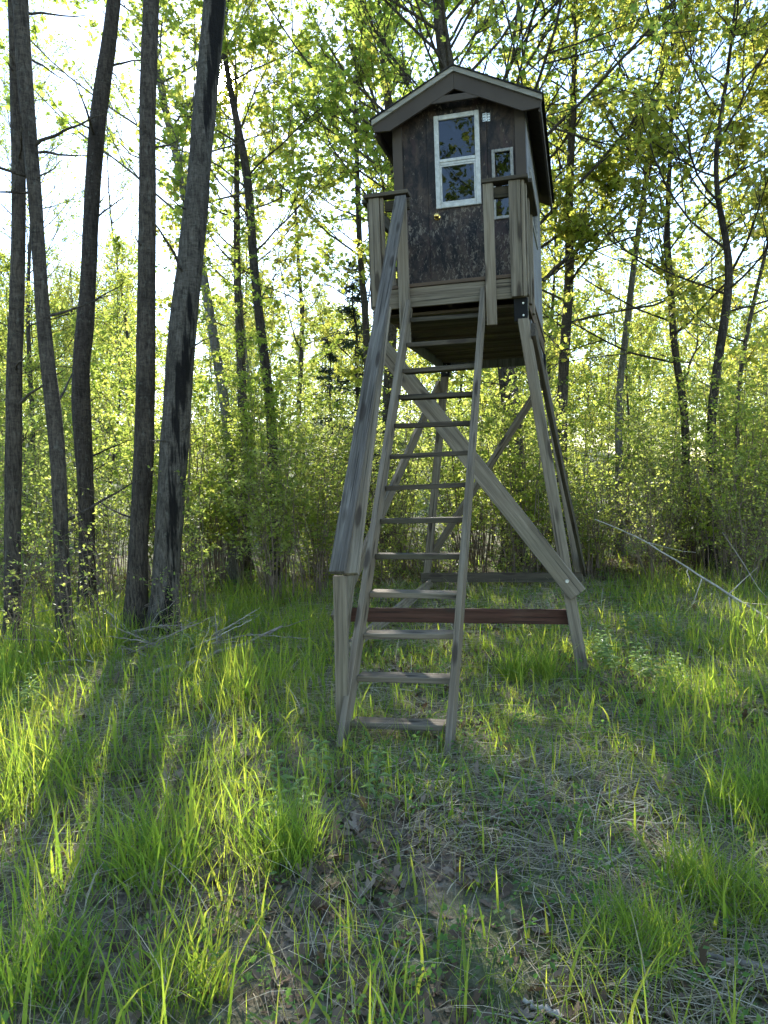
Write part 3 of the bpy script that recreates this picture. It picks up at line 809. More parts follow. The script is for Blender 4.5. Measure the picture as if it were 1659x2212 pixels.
    S = kids(LP, D, L, LR, n_sub, 0.22, 1.0, 0.42, 0.22, 5, 0.9, 4)
    TW = kids(*S, n_twig, 0.2, 1.0, 0.38, 0.12, 3, 1.0, 3)
    C = TW[0]; keep = np.arange(len(C))
    if dead: keep = keep[rs.rand(len(C)) > dead]
    C = C[keep]
    tt_ = rs.rand(len(C), n_leaf) * 1.9
    i0 = np.clip(tt_.astype(int), 0, 1); fr = (tt_ - i0)[..., None]
    ar = np.arange(len(C))[:, None]
    pos = (C[ar, i0] * (1 - fr) + C[ar, i0 + 1] * fr).reshape(-1, 3)
    pos = pos + rs.normal(size=pos.shape) * jit * 0.6
    LV, LT = leaves(rs, pos, leaf, up, lobed=lobed)
    return base, W, LV, LT

def tree_obj(name, label, cat, group, rs, path, rad, bark, leafm, **kw):
    base, W, LV, LT = tree_geo(rs, path, rad, **kw)
    root = empty(name, base)
    tag(root, label, cat, group)
    m = Matrix.Translation(base)
    mobj('trunk', W.mesh('trunk', True), M[bark], root, m)
    if len(LT): mobj('crown', mesh_np('crown', LV, [LT]), M[leafm], root, m)
    return root

def copy_tree(src, loc, rz, s, label=None, group=None, sz=None):
    r = src.copy(); COL.objects.link(r)
    r.matrix_basis = Matrix.Translation(loc) @ Matrix.Rotation(rz, 4, 'Z') @ Matrix.Diagonal((s, s, sz or s, 1))
    if label: r['label'] = label
    if group: r['group'] = group
    for ch in src.children:
        c = ch.copy(); COL.objects.link(c); c.parent = r
        c.matrix_parent_inverse = Matrix.Identity(4); c.matrix_basis = Matrix.Identity(4)
    return r

def localise(root):
    for ch in root.children:
        ch.matrix_parent_inverse = Matrix.Identity(4); ch.matrix_basis = Matrix.Identity(4)

def depth_of(p): return float(np.dot(p - CAM, CF))

def trunk_path(pts, d, top_h=13.0, d_top=None, base=None):
    """pts: (u, v, width) from the foot up; returns world points and radii, carried on above the picture"""
    out, rad = [], []
    for i, (u, v, w) in enumerate(pts):
        dd = d if d_top is None else d + (d_top - d) * i / max(1, len(pts) - 1)
        p = pix(u, v, dd); out.append(p); rad.append(0.5 * w * dd / FPX)
    out[0] = np.array([out[0][0], out[0][1], float(gh(out[0][0], out[0][1])) - 0.06])
    last, prev = out[-1], out[-2]
    dr = (last - prev) / np.linalg.norm(last - prev); dr = nrmz(dr + np.array([0, 0, 0.6]))
    rem = top_h - last[2]
    if rem > 0.5:
        for k in (0.4, 0.75, 1.0):
            out.append(last + dr * rem * k / max(dr[2], 0.3)); rad.append(rad[len(pts) - 1] * (1 - 0.85 * k))
    return np.array(out), np.array(rad)

# ------------------------------------------------------------------ the five big trunks on the left
RS = np.random.RandomState
def base_depth(u, v): return depth_of(gpt(u, v))
HI = dict(cs=0.62, n_limb=16, limb_len=3.2, n_sub=6, n_twig=4, n_leaf=4, leaf=0.075, sides=20, tpts=64, dead=0.25, el=(0.45, 1.0), stubs=16, bumpy=0.045)
tp = trunk_path([(28, 1408, 40), (27, 1300, 34), (27, 1150, 33), (29, 1000, 33), (31, 770, 31), (38, 620, 30), (41, 450, 30), (40, 330, 30), (36, 150, 29), (32, 0, 28)], base_depth(28, 1408), 15)
tree_obj('tree', 'leftmost slim trunk with a root flare at the left edge', 'tree', None, RS(11), *tp, 'bark', 'leaf_maple', **HI)
tp = trunk_path([(143, 1414, 40), (140, 1340, 36), (133, 1200, 31), (129, 1050, 31), (124, 950, 31), (112, 860, 31), (98, 750, 29), (88, 620, 28), (78, 450, 29), (68, 330, 31), (55, 200, 32), (44, 0, 32)], base_depth(143, 1414), 15)
tree_obj('tree', 'second trunk from the left, leaning left across its neighbour', 'tree', None, RS(12), *tp, 'bark', 'leaf_maple', **HI)
tp = trunk_path([(189, 1330, 40), (188, 1250, 36), (188, 1150, 34), (186, 1050, 33), (175, 900, 38), (172, 800, 34), (183, 720, 38), (190, 620, 33), (199, 420, 34), (212, 240, 34), (230, 130, 31), (248, 0, 27)], base_depth(189, 1330), 15)
tree_obj('tree', 'sinuous dark trunk in the middle of the five left trunks', 'tree', None, RS(13), *tp, 'bark_dark', 'leaf_maple', **HI)
tp = trunk_path([(292, 1372, 47), (296, 1250, 44), (300, 1150, 40), (311, 1000, 41), (314, 870, 39), (316, 640, 38), (319, 400, 37), (318, 200, 36), (324, 90, 34), (327, 0, 32)], base_depth(292, 1372), 16)
tree_obj('tree', 'straight grey brown trunk close beside the thickest leaning trunk', 'tree', None, RS(14), *tp, 'bark', 'leaf_maple', **HI)
tp = trunk_path([(350, 1374, 62), (356, 1280, 58), (364, 1150, 58), (375, 990, 58), (386, 830, 56), (391, 740, 58), (402, 640, 56), (418, 490, 54), (432, 360, 51), (441, 240, 50), (454, 120, 49), (465, 0, 46)], base_depth(350, 1374), 17)
tree_obj('tree', 'thickest trunk with black stained bark, leaning right towards the sun', 'tree', None, RS(15), *tp, 'bark_wet', 'leaf_maple', **HI)

# ------------------------------------------------------------------ trees that can be told apart in the middle distance
MID = dict(n_limb=22, limb_len=3.6, n_sub=8, n_twig=5, n_leaf=7, leaf=0.098, sides=10, tpts=36, lobed=True, up=0.7)
def mid(label, pts, d, top, seed, bark='bark', leafm='leaf_maple', name='tree', **kw):
    pts = [(pts[0][0] + 4, 1106 + (CAM[2] / d) * FPX - 60, pts[0][2] * 1.15)] + list(pts)
    k = dict(MID); k.update(kw)
    tp = trunk_path(pts, d, top)
    return tree_obj(name, label, 'tree', None, RS(seed), *tp, bark, leafm, **k)
mid('pale thin leaning trunk just right of the thickest trunk', [(500, 960, 21), (463, 740, 20), (440, 590, 19), (395, 405, 18), (381, 325, 17), (356, 243, 15), (336, 126, 12)], 13.0, 11, 21, 'bark_pale', cs=0.5, dead=0.45)
mid('upright leaf clad trunk behind the pale leaning trunk', [(526, 960, 20), (519, 720, 19), (511, 566, 15), (512, 400, 12)], 14.5, 10, 22, 'bark', 'leaf_gold', cs=0.42, dead=0.6, limb_len=2.2)
mid('dark bent trunk standing alone in front of the bright gap', [(588, 906, 21), (564, 720, 20), (547, 566, 19), (540, 445, 19), (535, 365, 18), (518, 292, 15), (502, 223, 13)], 12.5, 11, 23, 'bark_dark', cs=0.42, n_limb=24, limb_len=2.6, dead=0.45)
mid('slim trunk just left of the tower porch', [(795, 850, 15), (791, 696, 15), (778, 564, 13), (772, 395, 11), (768, 250, 9)], 14.5, 9, 24, 'bark', 'leaf_gold', cs=0.34, limb_len=1.8, dead=0.6)
mid('leafy maple spreading left of the cabin roof', [(838, 900, 26), (850, 600, 24), (845, 300, 20), (830, 120, 16), (815, 0, 12)], 17.5, 14, 35, 'bark', 'leaf_maple', cs=0.38, n_limb=36, limb_len=4.2, el=(0.45, 1.1), n_leaf=8, leaf=0.12)
mid('big many limbed maple rising behind the cabin roof', [(1108, 900, 40), (1075, 640, 40), (1000, 300, 37), (962, 140, 34), (946, 0, 26)], 13.5, 13, 25, 'bark', 'leaf_maple', cs=0.34, n_limb=60, limb_len=6.2, el=(0.42, 1.1), n_sub=9, n_leaf=7)
mid('thick trunk just right of the cabin wall', [(1212, 900, 24), (1222, 720, 22), (1232, 580, 21), (1228, 430, 18), (1240, 200, 14)], 14.0, 12, 26, 'bark', 'leaf_gold', cs=0.3, n_limb=26, limb_len=3.8, dead=0.3)
mid('pale birch leaning right with a forked top', [(1335, 850, 15), (1347, 768, 15), (1361, 642, 14), (1373, 538, 13), (1389, 434, 12), (1402, 329, 11), (1416, 277, 10), (1427, 174, 8), (1437, 0, 6)], 14.5, 12, 27, 'bark_pale', 'leaf_gold', name='birch_tree', cs=0.5, dead=0.45)
mid('dark crooked trunk between the birch and the forked tree', [(1480, 880, 17), (1454, 746, 15), (1448, 590, 14), (1437, 503, 13), (1444, 434, 11), (1450, 250, 8)], 13.5, 10, 28, 'bark_dark', 'leaf_gold', cs=0.3, dead=0.35)
mid('dark trunk with a wide fork near the right edge', [(1535, 900, 19), (1555, 746, 18), (1572, 660, 18), (1579, 556, 15), (1566, 503, 14), (1548, 434, 12), (1543, 330, 10), (1570, 180, 8)], 12.0, 10, 29, 'bark_dark', 'leaf_gold', cs=0.38, n_limb=24, dead=0.35)
mid('thin slanting trunk at the right edge beyond the fork', [(1592, 850, 9), (1610, 740, 9), (1630, 640, 8), (1656, 540, 7), (1690, 380, 5)], 12.5, 9, 30, 'bark', 'leaf_gold', cs=0.3, n_limb=14, limb_len=2.4)
mid('leaning bare sapling slanting up right of the cabin', [(1085, 930, 10), (1115, 735, 9), (1173, 597, 8), (1260, 530, 7), (1350, 450, 6), (1430, 368, 4)], 13.2, 6.3, 31, 'bark_dark', 'leaf_gold', name='leaning_sapling', cs=0.4, n_limb=10, limb_len=1.4, flare=False)

# ------------------------------------------------------------------ spruces in the gap left of the tower
def spruce(label, u, vtop, d, h, seed, wid):
    rs = RS(seed)
    p = pix(u, vtop, d); base = np.array([p[0], p[1], float(gh(p[0], p[1])) - 0.05]); h = p[2] - base[2]
    root = empty('spruce_tree', base); tag(root, label, 'tree', None)
    W = Acc(); pts = np.stack([np.zeros(14), np.zeros(14), np.linspace(0, h, 14)], 1); pts[1:, :2] += rs.normal(size=(13, 2)) * 0.02
    V, Q = tubes(pts[None], np.linspace(0.09, 0.006, 14)[None], 8); W.add(V, Q)
    nb = int(h * 16); s = rs.uniform(0.12, 0.99, nb); az = rs.rand(nb) * 6.283
    L = wid * (1.02 - s) * rs.uniform(0.6, 1.1, nb) + 0.08
    t = np.linspace(0, 1, 7)
    droop = -0.25 * t + 0.18 * t ** 2
    B = np.stack([np.cos(az)[:, None] * L[:, None] * t, np.sin(az)[:, None] * L[:, None] * t, (s * h)[:, None] + L[:, None] * droop], -1)
    V, Q = tubes(B, np.repeat(np.linspace(0.012, 0.003, 7)[None], nb, 0), 4); W.add(V, Q)
    mobj('trunk', W.mesh('trunk', True), M['bark_dark'], root, Matrix.Translation(base))
    k = 60; i = rs.randint(0, nb, nb * k); tt = rs.uniform(0.15, 1, nb * k); f = tt * 5.99; i0 = f.astype(int); fr = (f - i0)[:, None]
    pos = B[i, i0] * (1 - fr) + B[i, i0 + 1] * fr + rs.normal(size=(nb * k, 3)) * np.array([0.05, 0.05, 0.025])
    LV, LT = leaves(rs, pos, 0.11, 0.2, 0.35, aspect=0.22)
    mobj('crown', mesh_np('crown', LV, [LT]), M['needle'], root, Matrix.Translation(base))
spruce('sparse dark spruce left of the ladder', 762, 560, 15.5, 7, 41, 1.5)
spruce('small dark spruce tip beside the bright gap', 709, 722, 22.0, 6, 42, 1.6)

# ------------------------------------------------------------------ woods behind: copies of a few grown trees
protos = []
_pd = [(7.5, 0.055, 0.25, 20, 2.2, 'leaf_gold', 0.06), (9.5, 0.07, 0.25, 26, 2.8, 'leaf_maple', 0.075), (11, 0.09, 0.3, 28, 3.3, 'leaf_gold', 0.075),
       (13, 0.11, 0.3, 32, 3.8, 'leaf_maple', 0.085), (8.5, 0.05, 0.18, 24, 2.0, 'leaf_maple', 0.065), (12, 0.09, 0.22, 34, 3.2, 'leaf_gold', 0.08)]
PROTO_SPOTS = []
for i, (h, r, cs, nl, ll, lm, lf) in enumerate(_pd):
    rs = RS(60 + i)
    n = 8; zz = np.linspace(-0.1, h, n)
    xy = np.cumsum(rs.normal(size=(n, 2)) * 0.13, 0); xy -= xy[0]
    path = np.stack([xy[:, 0], xy[:, 1], zz], 1); rad = r * (1 - 0.9 * np.linspace(0, 1, n))
    o = tree_obj('tree', 'x', 'tree', 'x', rs, path, rad, ['bark', 'bark_dark', 'bark_pale', 'bark', 'bark', 'bark_dark'][i], lm,
                 cs=cs, n_limb=nl, limb_len=ll, n_sub=8, n_twig=5, n_leaf=7, leaf=lf * 1.35, sides=8, tpts=18)
    localise(o); protos.append(o)
_used = [False] * len(protos)
def put_tree(i, x, y, rz, s, label, group, sz=None):
    loc = (x, y, float(gh(x, y)) - 0.05)
    if not _used[i]:
        _used[i] = True; o = protos[i]
        o.matrix_basis = Matrix.Translation(loc) @ Matrix.Rotation(rz, 4, 'Z') @ Matrix.Diagonal((s, s, sz or s, 1))
        o['label'] = label; o['group'] = group
        return o
    return copy_tree(protos[i], loc, rz, s, label, group, sz)

fars = []
for i, (h, lm) in enumerate(((13, 'leaf_gold'), (15, 'leaf_maple'), (12, 'leaf_gold'))):
    rs = RS(160 + i); zz = np.linspace(-0.1, h, 8); xy = np.cumsum(rs.normal(size=(8, 2)) * 0.15, 0); xy -= xy[0]
    o = tree_obj('tree', 'x', 'tree', 'x', rs, np.stack([xy[:, 0], xy[:, 1], zz], 1), 0.13 * (1 - 0.9 * np.linspace(0, 1, 8)), 'bark', lm,
                 cs=0.12, n_limb=30, limb_len=4.0, n_sub=6, n_twig=4, n_leaf=5, leaf=0.24, sides=6, tpts=14, jit=0.5)
    localise(o); protos.append(o); _used.append(False)
LIT = [(3.0, 1.5), (2.8, -0.5), (0.9, 2.3), (-0.6, -1.8), (1.0, -2.6), (-1.6, 0.5), (2.2, 3.2), (-2.2, 2.0)]
def shades(p, h):
    hd = SUN_DIR[:2] / np.linalg.norm(SUN_DIR[:2])
    for q in LIT:
        v = np.array([p[0] - q[0], p[1] - q[1]]); a = float(v @ hd); b = abs(v[0] * hd[1] - v[1] * hd[0])
        if a > 0 and b < 1.7 and a * 0.49 < h: return True
    return False
rs = RS(170); zz = np.linspace(-0.1, 17, 9); xy = np.cumsum(rs.normal(size=(9, 2)) * 0.2, 0); xy -= xy[0]
o = tree_obj('tree', 'x', 'tree', 'x', rs, np.stack([xy[:, 0], xy[:, 1], zz], 1), 0.10 * (1 - 0.93 * np.linspace(0, 1, 9)), 'bark', 'leaf_maple',
             cs=0.3, n_limb=38, limb_len=3.8, n_sub=8, n_twig=5, n_leaf=6, leaf=0.085, sides=8, tpts=22, dead=0.35)
localise(o); protos.append(o); _used.append(False)
rs = RS(77)
def place(n, d0, d1, lat0, lat1, mind, avoid, kinds, smin, smax, label, group, skip=None):
    pts = []; tries = 0
    fh = nrmz(np.array([CF[0], CF[1]])); rh = np.array([fh[1], -fh[0]])
    while len(pts) < n and tries < 6000:
        tries += 1
        d = rs.uniform(d0, d1); l = rs.uniform(lat0, lat1) * d
        p = CAM[:2] + fh * d + rh * l
        if any(np.hypot(*(p - q)) < mind for q in pts): continue
        if avoid and any(np.hypot(p[0] - a[0], p[1] - a[1]) < a[2] for a in avoid): continue
        if skip and skip(d, l / d): continue
        kk = kinds[rs.randint(len(kinds))]; sc_ = rs.uniform(smin, smax)
        if d < 30 and shades(p, ([q[0] for q in _pd] + [13, 15, 12])[kk] * sc_): continue
        pts.append(p)
        put_tree(kk, p[0], p[1], rs.rand() * 6.283, sc_, label, group)
TOWER_KEEP = [(0.05, 4.1, 3.6)]
sunlat = -0.214
gap = lambda d, l: abs(l - sunlat) < 0.10 or (-0.12 < l < -0.04 and rs.rand() < 0.8)
place(9, 15, 24, -0.66, -0.08, 1.8, TOWER_KEEP, [0, 4], 0.62, 0.82, 'low leafy tree in the woods left of the tower', 'low trees of the left woods', gap)
place(10, 15.5, 24, -0.04, 0.68, 1.8, TOWER_KEEP, [0, 1, 4, 5], 0.75, 1.0, 'slender leafy tree in the woods right of the tower', 'slender trees of the right woods', gap)
place(18, 24, 42, -0.66, -0.05, 2.0, None, [1, 2], 0.72, 0.95, 'yellow green tree deep in the left woods', 'trees deep in the left woods')
place(9, 24, 42, -0.03, 0.68, 2.5, None, [1, 2, 5], 0.7, 0.95, 'yellow green tree deep in the right woods', 'trees deep in the right woods')
for k, (u, d) in enumerate(((40, 20), (150, 27), (330, 30), (640, 24), (500, 33))):
    p = pix(u, 1000, d); put_tree(9, p[0], p[1], k * 1.3, 0.85 + 0.04 * (k % 4), 'tall thin sparsely leaved tree behind the left trunks', 'tall sparse trees behind the left trunks')
place(75, 44, 95, -0.68, 0.68, 2.6, None, [6, 7, 8], 0.7, 1.0, 'distant tree on the far side of the woods', 'distant trees')
# trees across the clearing, seen in the window panes
for x, y, i, rz in ((-5, -13, 3, 1.0), (-1.5, -15.5, 7, 2.0), (1.5, -13, 5, 3.3), (3.5, -16, 3, 4.1), (7, -13, 2, 5.0), (-9, -12, 5, 0.4)):
    put_tree(i, x, y, rz, 1.1, 'tree across the clearing, mirrored in the cabin windows', 'trees across the clearing')

# ------------------------------------------------------------------ shrubs
def shrub_geo(seed, h, n_stem, spread, n_leaf, leaf, bare=0.3):
    rs = RS(seed)
    n = 10; t = np.linspace(0, 1, n)
    az = rs.rand(n_stem) * 6.283; r0 = rs.uniform(0, 0.22, n_stem)
    H = h * rs.uniform(0.55, 1.05, n_stem); out = spread * rs.uniform(0.15, 1.0, n_stem)
    wob = np.cumsum(rs.normal(size=(n_stem, n, 2)) * 0.018, 1)
    P = np.stack([np.cos(az)[:, None] * (r0[:, None] + out[:, None] * t ** 1.4), np.sin(az)[:, None] * (r0[:, None] + out[:, None] * t ** 1.4), H[:, None] * (t - 0.08 * t ** 3) - 0.03 * (1 - t)], -1)
    P[:, :, :2] += wob
    Rr = np.linspace(0.009, 0.002, n)[None] * rs.uniform(0.6, 1.3, n_stem)[:, None]
    W = Acc(); V, Q = tubes(P, Rr, 5); W.add(V, Q)
    nk = 9
    q = bare + (1 - bare) * (np.arange(nk)[None] + rs.rand(n_stem, nk)) / nk
    f = np.clip(q * (n - 1), 0, n - 1.001); i0 = f.astype(int); fr = (f - i0)[..., None]; ar = np.arange(n_stem)[:, None]
    o = P[ar, i0] * (1 - fr) + P[ar, i0 + 1] * fr
    d = nrmz(rs.normal(size=(n_stem, nk, 3)) * np.array([1, 1, 0.35]) + np.array([0, 0, 0.35]))
    ln = rs.uniform(0.18, 0.55, (n_stem, nk)) * (h / 2.4)
    tt = np.linspace(0, 1, 4)
    C = (o[:, :, None] + ln[..., None, None] * (d[:, :, None] * tt[None, None, :, None] + np.array([0, 0, 0.12])[None, None, None] * (tt ** 2)[None, None, :, None])).reshape(-1, 4, 3)
    V, Q = tubes(C, np.repeat(np.linspace(0.0035, 0.001, 4)[None], len(C), 0), 3); W.add(V, Q)
    m = n_leaf
    i = rs.randint(0, len(C), m); g = rs.uniform(0.1, 1, m) * 2.99; j = g.astype(int); fr = (g - j)[:, None]
    pos = C[i, j] * (1 - fr) + C[i, j + 1] * fr + rs.normal(size=(m, 3)) * 0.02
    LV, LT = leaves(rs, pos, leaf, 0.75, 0.3, aspect=0.66)
    return W, LV, LT
shrubs = []
for i, (h, ns, sp, nl, lf, ba) in enumerate([(2.7, 15, 0.7, 1900, 0.055, 0.30), (2.0, 18, 0.95, 2100, 0.045, 0.12), (3.1, 13, 0.9, 2100, 0.058, 0.30), (1.5, 16, 0.8, 1500, 0.045, 0.10), (2.5, 10, 0.6, 1300, 0.055, 0.3), (4.2, 9, 1.0, 2400, 0.06, 0.22), (2.3, 6, 0.45, 170, 0.055, 0.22), (2.2, 24, 0.9, 1400, 0.05, 0.2), (5.2, 5, 0.9, 2300, 0.065, 0.2)]):
    W, LV, LT = shrub_geo(90 + i, h, ns, sp, nl, lf, ba)
    root = empty('shrub'); tag(root, 'x', 'shrub', 'x')
    mobj('stem', W.mesh('stem', True), M['stem'], root); mobj('foliage', mesh_np('foliage', LV, [LT]), M['leaf_maple' if i in (1, 5, 8) else 'leaf_shrub'], root)
    shrubs.append(root)
_sused = [False] * len(shrubs)
def put_shrub(i, x, y, rz, s, label, group):
    loc = (x, y, float(gh(x, y)) - 0.02)
    if not _sused[i]:
        _sused[i] = True; o = shrubs[i]
        o.matrix_basis = Matrix.Translation(loc) @ Matrix.Rotation(rz, 4, 'Z') @ Matrix.Scale(s, 4)
        o['label'] = label; o['group'] = group; return o
    return copy_tree(shrubs[i], loc, rz, s, label, group)
rs = RS(101)
fh = nrmz(np.array([CF[0], CF[1]])); rh = np.array([fh[1], -fh[0]])
def thicket(n, d0, d1, l0, l1, mind, label, group, kinds, s0=0.8, s1=1.2):
    pts = []; tries = 0
    while len(pts) < n and tries < 5000:
        tries += 1
        d = rs.uniform(d0, d1); p = CAM[:2] + fh * d + rh * rs.uniform(l0, l1) * d
        if -1.7 < p[0] < 1.9 and p[1] < 7.2: continue
        if any(np.hypot(*(p - q)) < mind for q in pts): continue
        pts.append(p)
        put_shrub(kinds[rs.randint(len(kinds))], p[0], p[1], rs.rand() * 6.283, rs.uniform(s0, s1), label, group)
thicket(9, 9.9, 12.2, 0.17, 0.66, 0.7, 'bare stemmed brush right of the tower with few leaves', 'bare brush right of the tower', [7], 0.75, 1.15)
thicket(18, 10.6, 13.5, 0.16, 0.66, 0.8, 'leafy many stemmed shrub in the thicket right of the tower', 'shrubs of the right thicket', [0, 1, 2, 3, 5], 0.7, 1.15)
thicket(24, 10.2, 13.5, -0.66, -0.06, 0.8, 'leafy many stemmed shrub in the thicket left of the tower', 'shrubs of the left thicket', [0, 1, 2, 3, 5, 8], 0.7, 1.15)
thicket(12, 11.5, 14.5, -0.06, 0.18, 0.8, 'leafy shrub seen through the tower legs', 'shrubs behind the tower legs', [0, 1, 2, 3])
thicket(46, 14, 22, -0.68, 0.68, 0.95, 'yellow green shrub deeper in the thicket', 'shrubs deep in the thicket', [0, 2, 5, 8], 0.75, 1.2)
thicket(40, 22, 34, -0.68, 0.68, 1.4, 'far shrub in the wooded background', 'far shrubs', [2, 5, 0], 1.2, 1.7)
thicket(10, 11.8, 14.5, -0.30, -0.04, 0.8, 'tall bright sapling clump behind the shrubs left of the tower', 'sapling clumps left of the tower', [2, 5, 8], 0.85, 1.1)
thicket(10, 12.2, 15, 0.10, 0.60, 0.9, 'tall bright sapling clump behind the shrubs right of the tower', 'sapling clumps right of the tower', [0, 2, 5], 0.95, 1.2)
# young shoots between the left trunks
for (u, v, i, s, lb) in ((75, 1430, 6, 0.8, 'thin leafy shoot between the leftmost trunk and its neighbour'), (225, 1400, 6, 0.85, 'thin leafy shoot left of the straight grey brown trunk'),
                         (172, 1445, 6, 0.7, 'thin leafy shoot in front of the second trunk from the left'), (8, 1440, 6, 0.8, 'thin leafy shoot at the left edge before the leftmost trunk'),
                         (425, 1360, 4, 0.8, 'leafy shoot just right of the thickest trunk'), (600, 1310, 4, 1.05, 'leafy shrub at the grass edge left of the handrail'),
                         (665, 1290, 0, 1.0, 'tall leafy shrub nearest to the handrail'), (250, 1330, 6, 1.1, 'thin leafy shoot behind the straight grey brown trunk'),
                         (385, 1425, 6, 0.55, 'low leafy shoot in front of the thickest trunk')):
    p = gpt(u, v)
    put_shrub(i, p[0], p[1], rs.rand() * 6.28, s, lb, 'shoots among the left trunks')

# ------------------------------------------------------------------ grass, straw, dead leaves
def blades(rs, x, y, h, w, lean, curve, seg=4):
    n = len(x); z0 = gh(x, y) - 0.01
    az = rs.rand(n) * 6.283
    d = np.stack([np.cos(az), np.sin(az), np.zeros(n)], 1)
    fa = az + rs.uniform(-0.9, 0.9, n) + math.pi / 2
    sd = np.stack([np.cos(fa), np.sin(fa), np.zeros(n)], 1)
    t = np.linspace(0, 1, seg + 1)
    hor = lean[:, None] * t + curve[:, None] * t ** 2.2
    ver = np.sqrt(np.clip(1 - (lean[:, None] * 0.6 + curve[:, None] * 0.75 * t) ** 2, 0.05, 1)) * t
    C = np.stack([x, y, z0], 1)[:, None] + h[:, None, None] * (d[:, None] * hor[..., None] + np.array([0, 0, 1.0]) * ver[..., None])
    wd = w[:, None] * np.array([0.75, 1.0, 0.85, 0.5, 0.0][:seg + 1] if seg == 4 else np.linspace(1, 0, seg + 1))[None]
    Lf = C - sd[:, None] * wd[..., None] / 2; Rt = C + sd[:, None] * wd[..., None] / 2
    V = np.concatenate([np.stack([Lf[:, :-1], Rt[:, :-1]], 2).reshape(n, -1, 3), C[:, -1:]], 1)   # 2*seg + 1 verts
    k = 2 * seg + 1; i = np.arange(n)[:, None] * k
    Q = np.concatenate([i + np.array([[2 * j, 2 * j + 1, 2 * j + 3, 2 * j + 2]]) for j in range(seg - 1)])
    T3 = i + np.array([[2 * seg - 2, 2 * seg - 1, 2 * seg]])
    return V.reshape(-1, 3), Q, T3

def field(rs, n, d0, d1, pw=1.0, lat=0.62, marg=0.9):
    d = d0 + (d1 - d0) * rs.rand(n) ** pw
    l = rs.uniform(-1, 1, n) * (lat * d + marg)
    p = CAM[:2][None] + fh[None] * d[:, None] + rh[None] * l[:, None]
    return p[:, 0], p[:, 1], d, l
def gauss(x, y, c, r): return np.exp(-((x - c[0]) ** 2 + (y - c[1]) ** 2) / (2 * r * r))
TRUNKS = [gpt(u, v)[:2] for u, v in ((28, 1408), (143, 1414), (189, 1330), (292, 1372), (350, 1374))]

rs = RS(201)
x, y, d, l = field(rs, 380000, 1.7, 15, 0.85)
cl = vnoise(x, y, 1.7) * 0.6 + vnoise(x, y, 4.5) * 0.4
side = 1 / (1 + np.exp((l + 0.05 * d + 0.15) * 3.0))                 # left is denser
rightm = 1 / (1 + np.exp(-(l - 0.30 * d) * 3.0))                      # right margin too
tall = 0.42 + 0.58 * np.maximum(side, rightm * 0.8)
dens = np.clip((cl - 0.26) * 1.4, 0.16, 0.58) * tall * np.clip(0.45 + (d - 2.2) * 0.25, 0.4, 1)
dens *= np.clip((12.5 - d) / 4.0, 0.04, 1)
dens *= (1 - 0.9 * gauss(x, y, (0.3, 0.2), 0.45)) * (1 - 0.85 * gauss(x, y, (1.2, 1.85), 0.28))
keep = rs.rand(len(x)) < dens * 0.42
x, y, d, l, tl, cc = x[keep], y[keep], d[keep], l[keep], tall[keep], cl[keep]
n = len(x)
h = (0.05 + 0.38 * tl * (0.22 + cc)) * rs.uniform(0.35, 1.4, n)
w = (0.0024 + 0.0105 * rs.rand(n) ** 3) * (1 + 0.06 * d)
V, Q, T3 = blades(rs, x, y, h, w, rs.uniform(0.0, 0.45, n) ** 1.3, rs.uniform(0.0, 0.95, n) ** 1.6)
g = mobj('grass', mesh_np('grass', V, [Q, T3], True), M['grass'])
tag(g, 'loose green meadow grass over the clearing', 'grass', kind='stuff')

# standing and bent dry blades from last year
rs = RS(206)
x, y, d, l = field(rs, 60000, 1.7, 12, 0.8)
keep = rs.rand(len(x)) < np.clip((vnoise(x + 21, y + 8, 1.5) * 0.6 + vnoise(x, y, 4.2) * 0.4 - 0.36) * 0.7, 0.02, 0.3)
x, y, d = x[keep], y[keep], d[keep]; n = len(x)
V, Q, T3 = blades(rs, x, y, rs.uniform(0.06, 0.34, n), (0.0015 + 0.003 * rs.rand(n) ** 2) * (1 + 0.06 * d), rs.uniform(0.1, 0.9, n), rs.uniform(0.2, 1.0, n))
g = mobj('dry_grass', mesh_np('dry_grass', V, [Q, T3], True), M['straw'])
tag(g, 'bent dry tan grass blades among the green grass', 'grass', kind='stuff')

# short fine grass and moss-like fuzz close to the ground
rs = RS(202)
x, y, d, l = field(rs, 250000, 1.7, 16, 0.75)
cl = vnoise(x + 9, y, 2.3) * 0.55 + vnoise(x, y + 7, 6.0) * 0.45
keep = rs.rand(len(x)) < np.clip((cl - 0.22) * 1.9, 0.15, 0.8) * np.clip(0.45 + (d - 2.5) * 0.25, 0.45, 1) * np.clip((13.5 - d) / 4.0, 0.12, 1)
x, y, d = x[keep], y[keep], d[keep]; n = len(x)
V, Q, T3 = blades(rs, x, y, rs.uniform(0.04, 0.17, n), rs.uniform(0.0022, 0.0045, n) * (1 + 0.08 * d), rs.uniform(0, 0.6, n), rs.uniform(0, 0.8, n), 3)
g = mobj('short_grass', mesh_np('short_grass', V, [Q, T3], True), M['grass'])
tag(g, 'short sparse grass between the dead leaves', 'grass', kind='stuff')

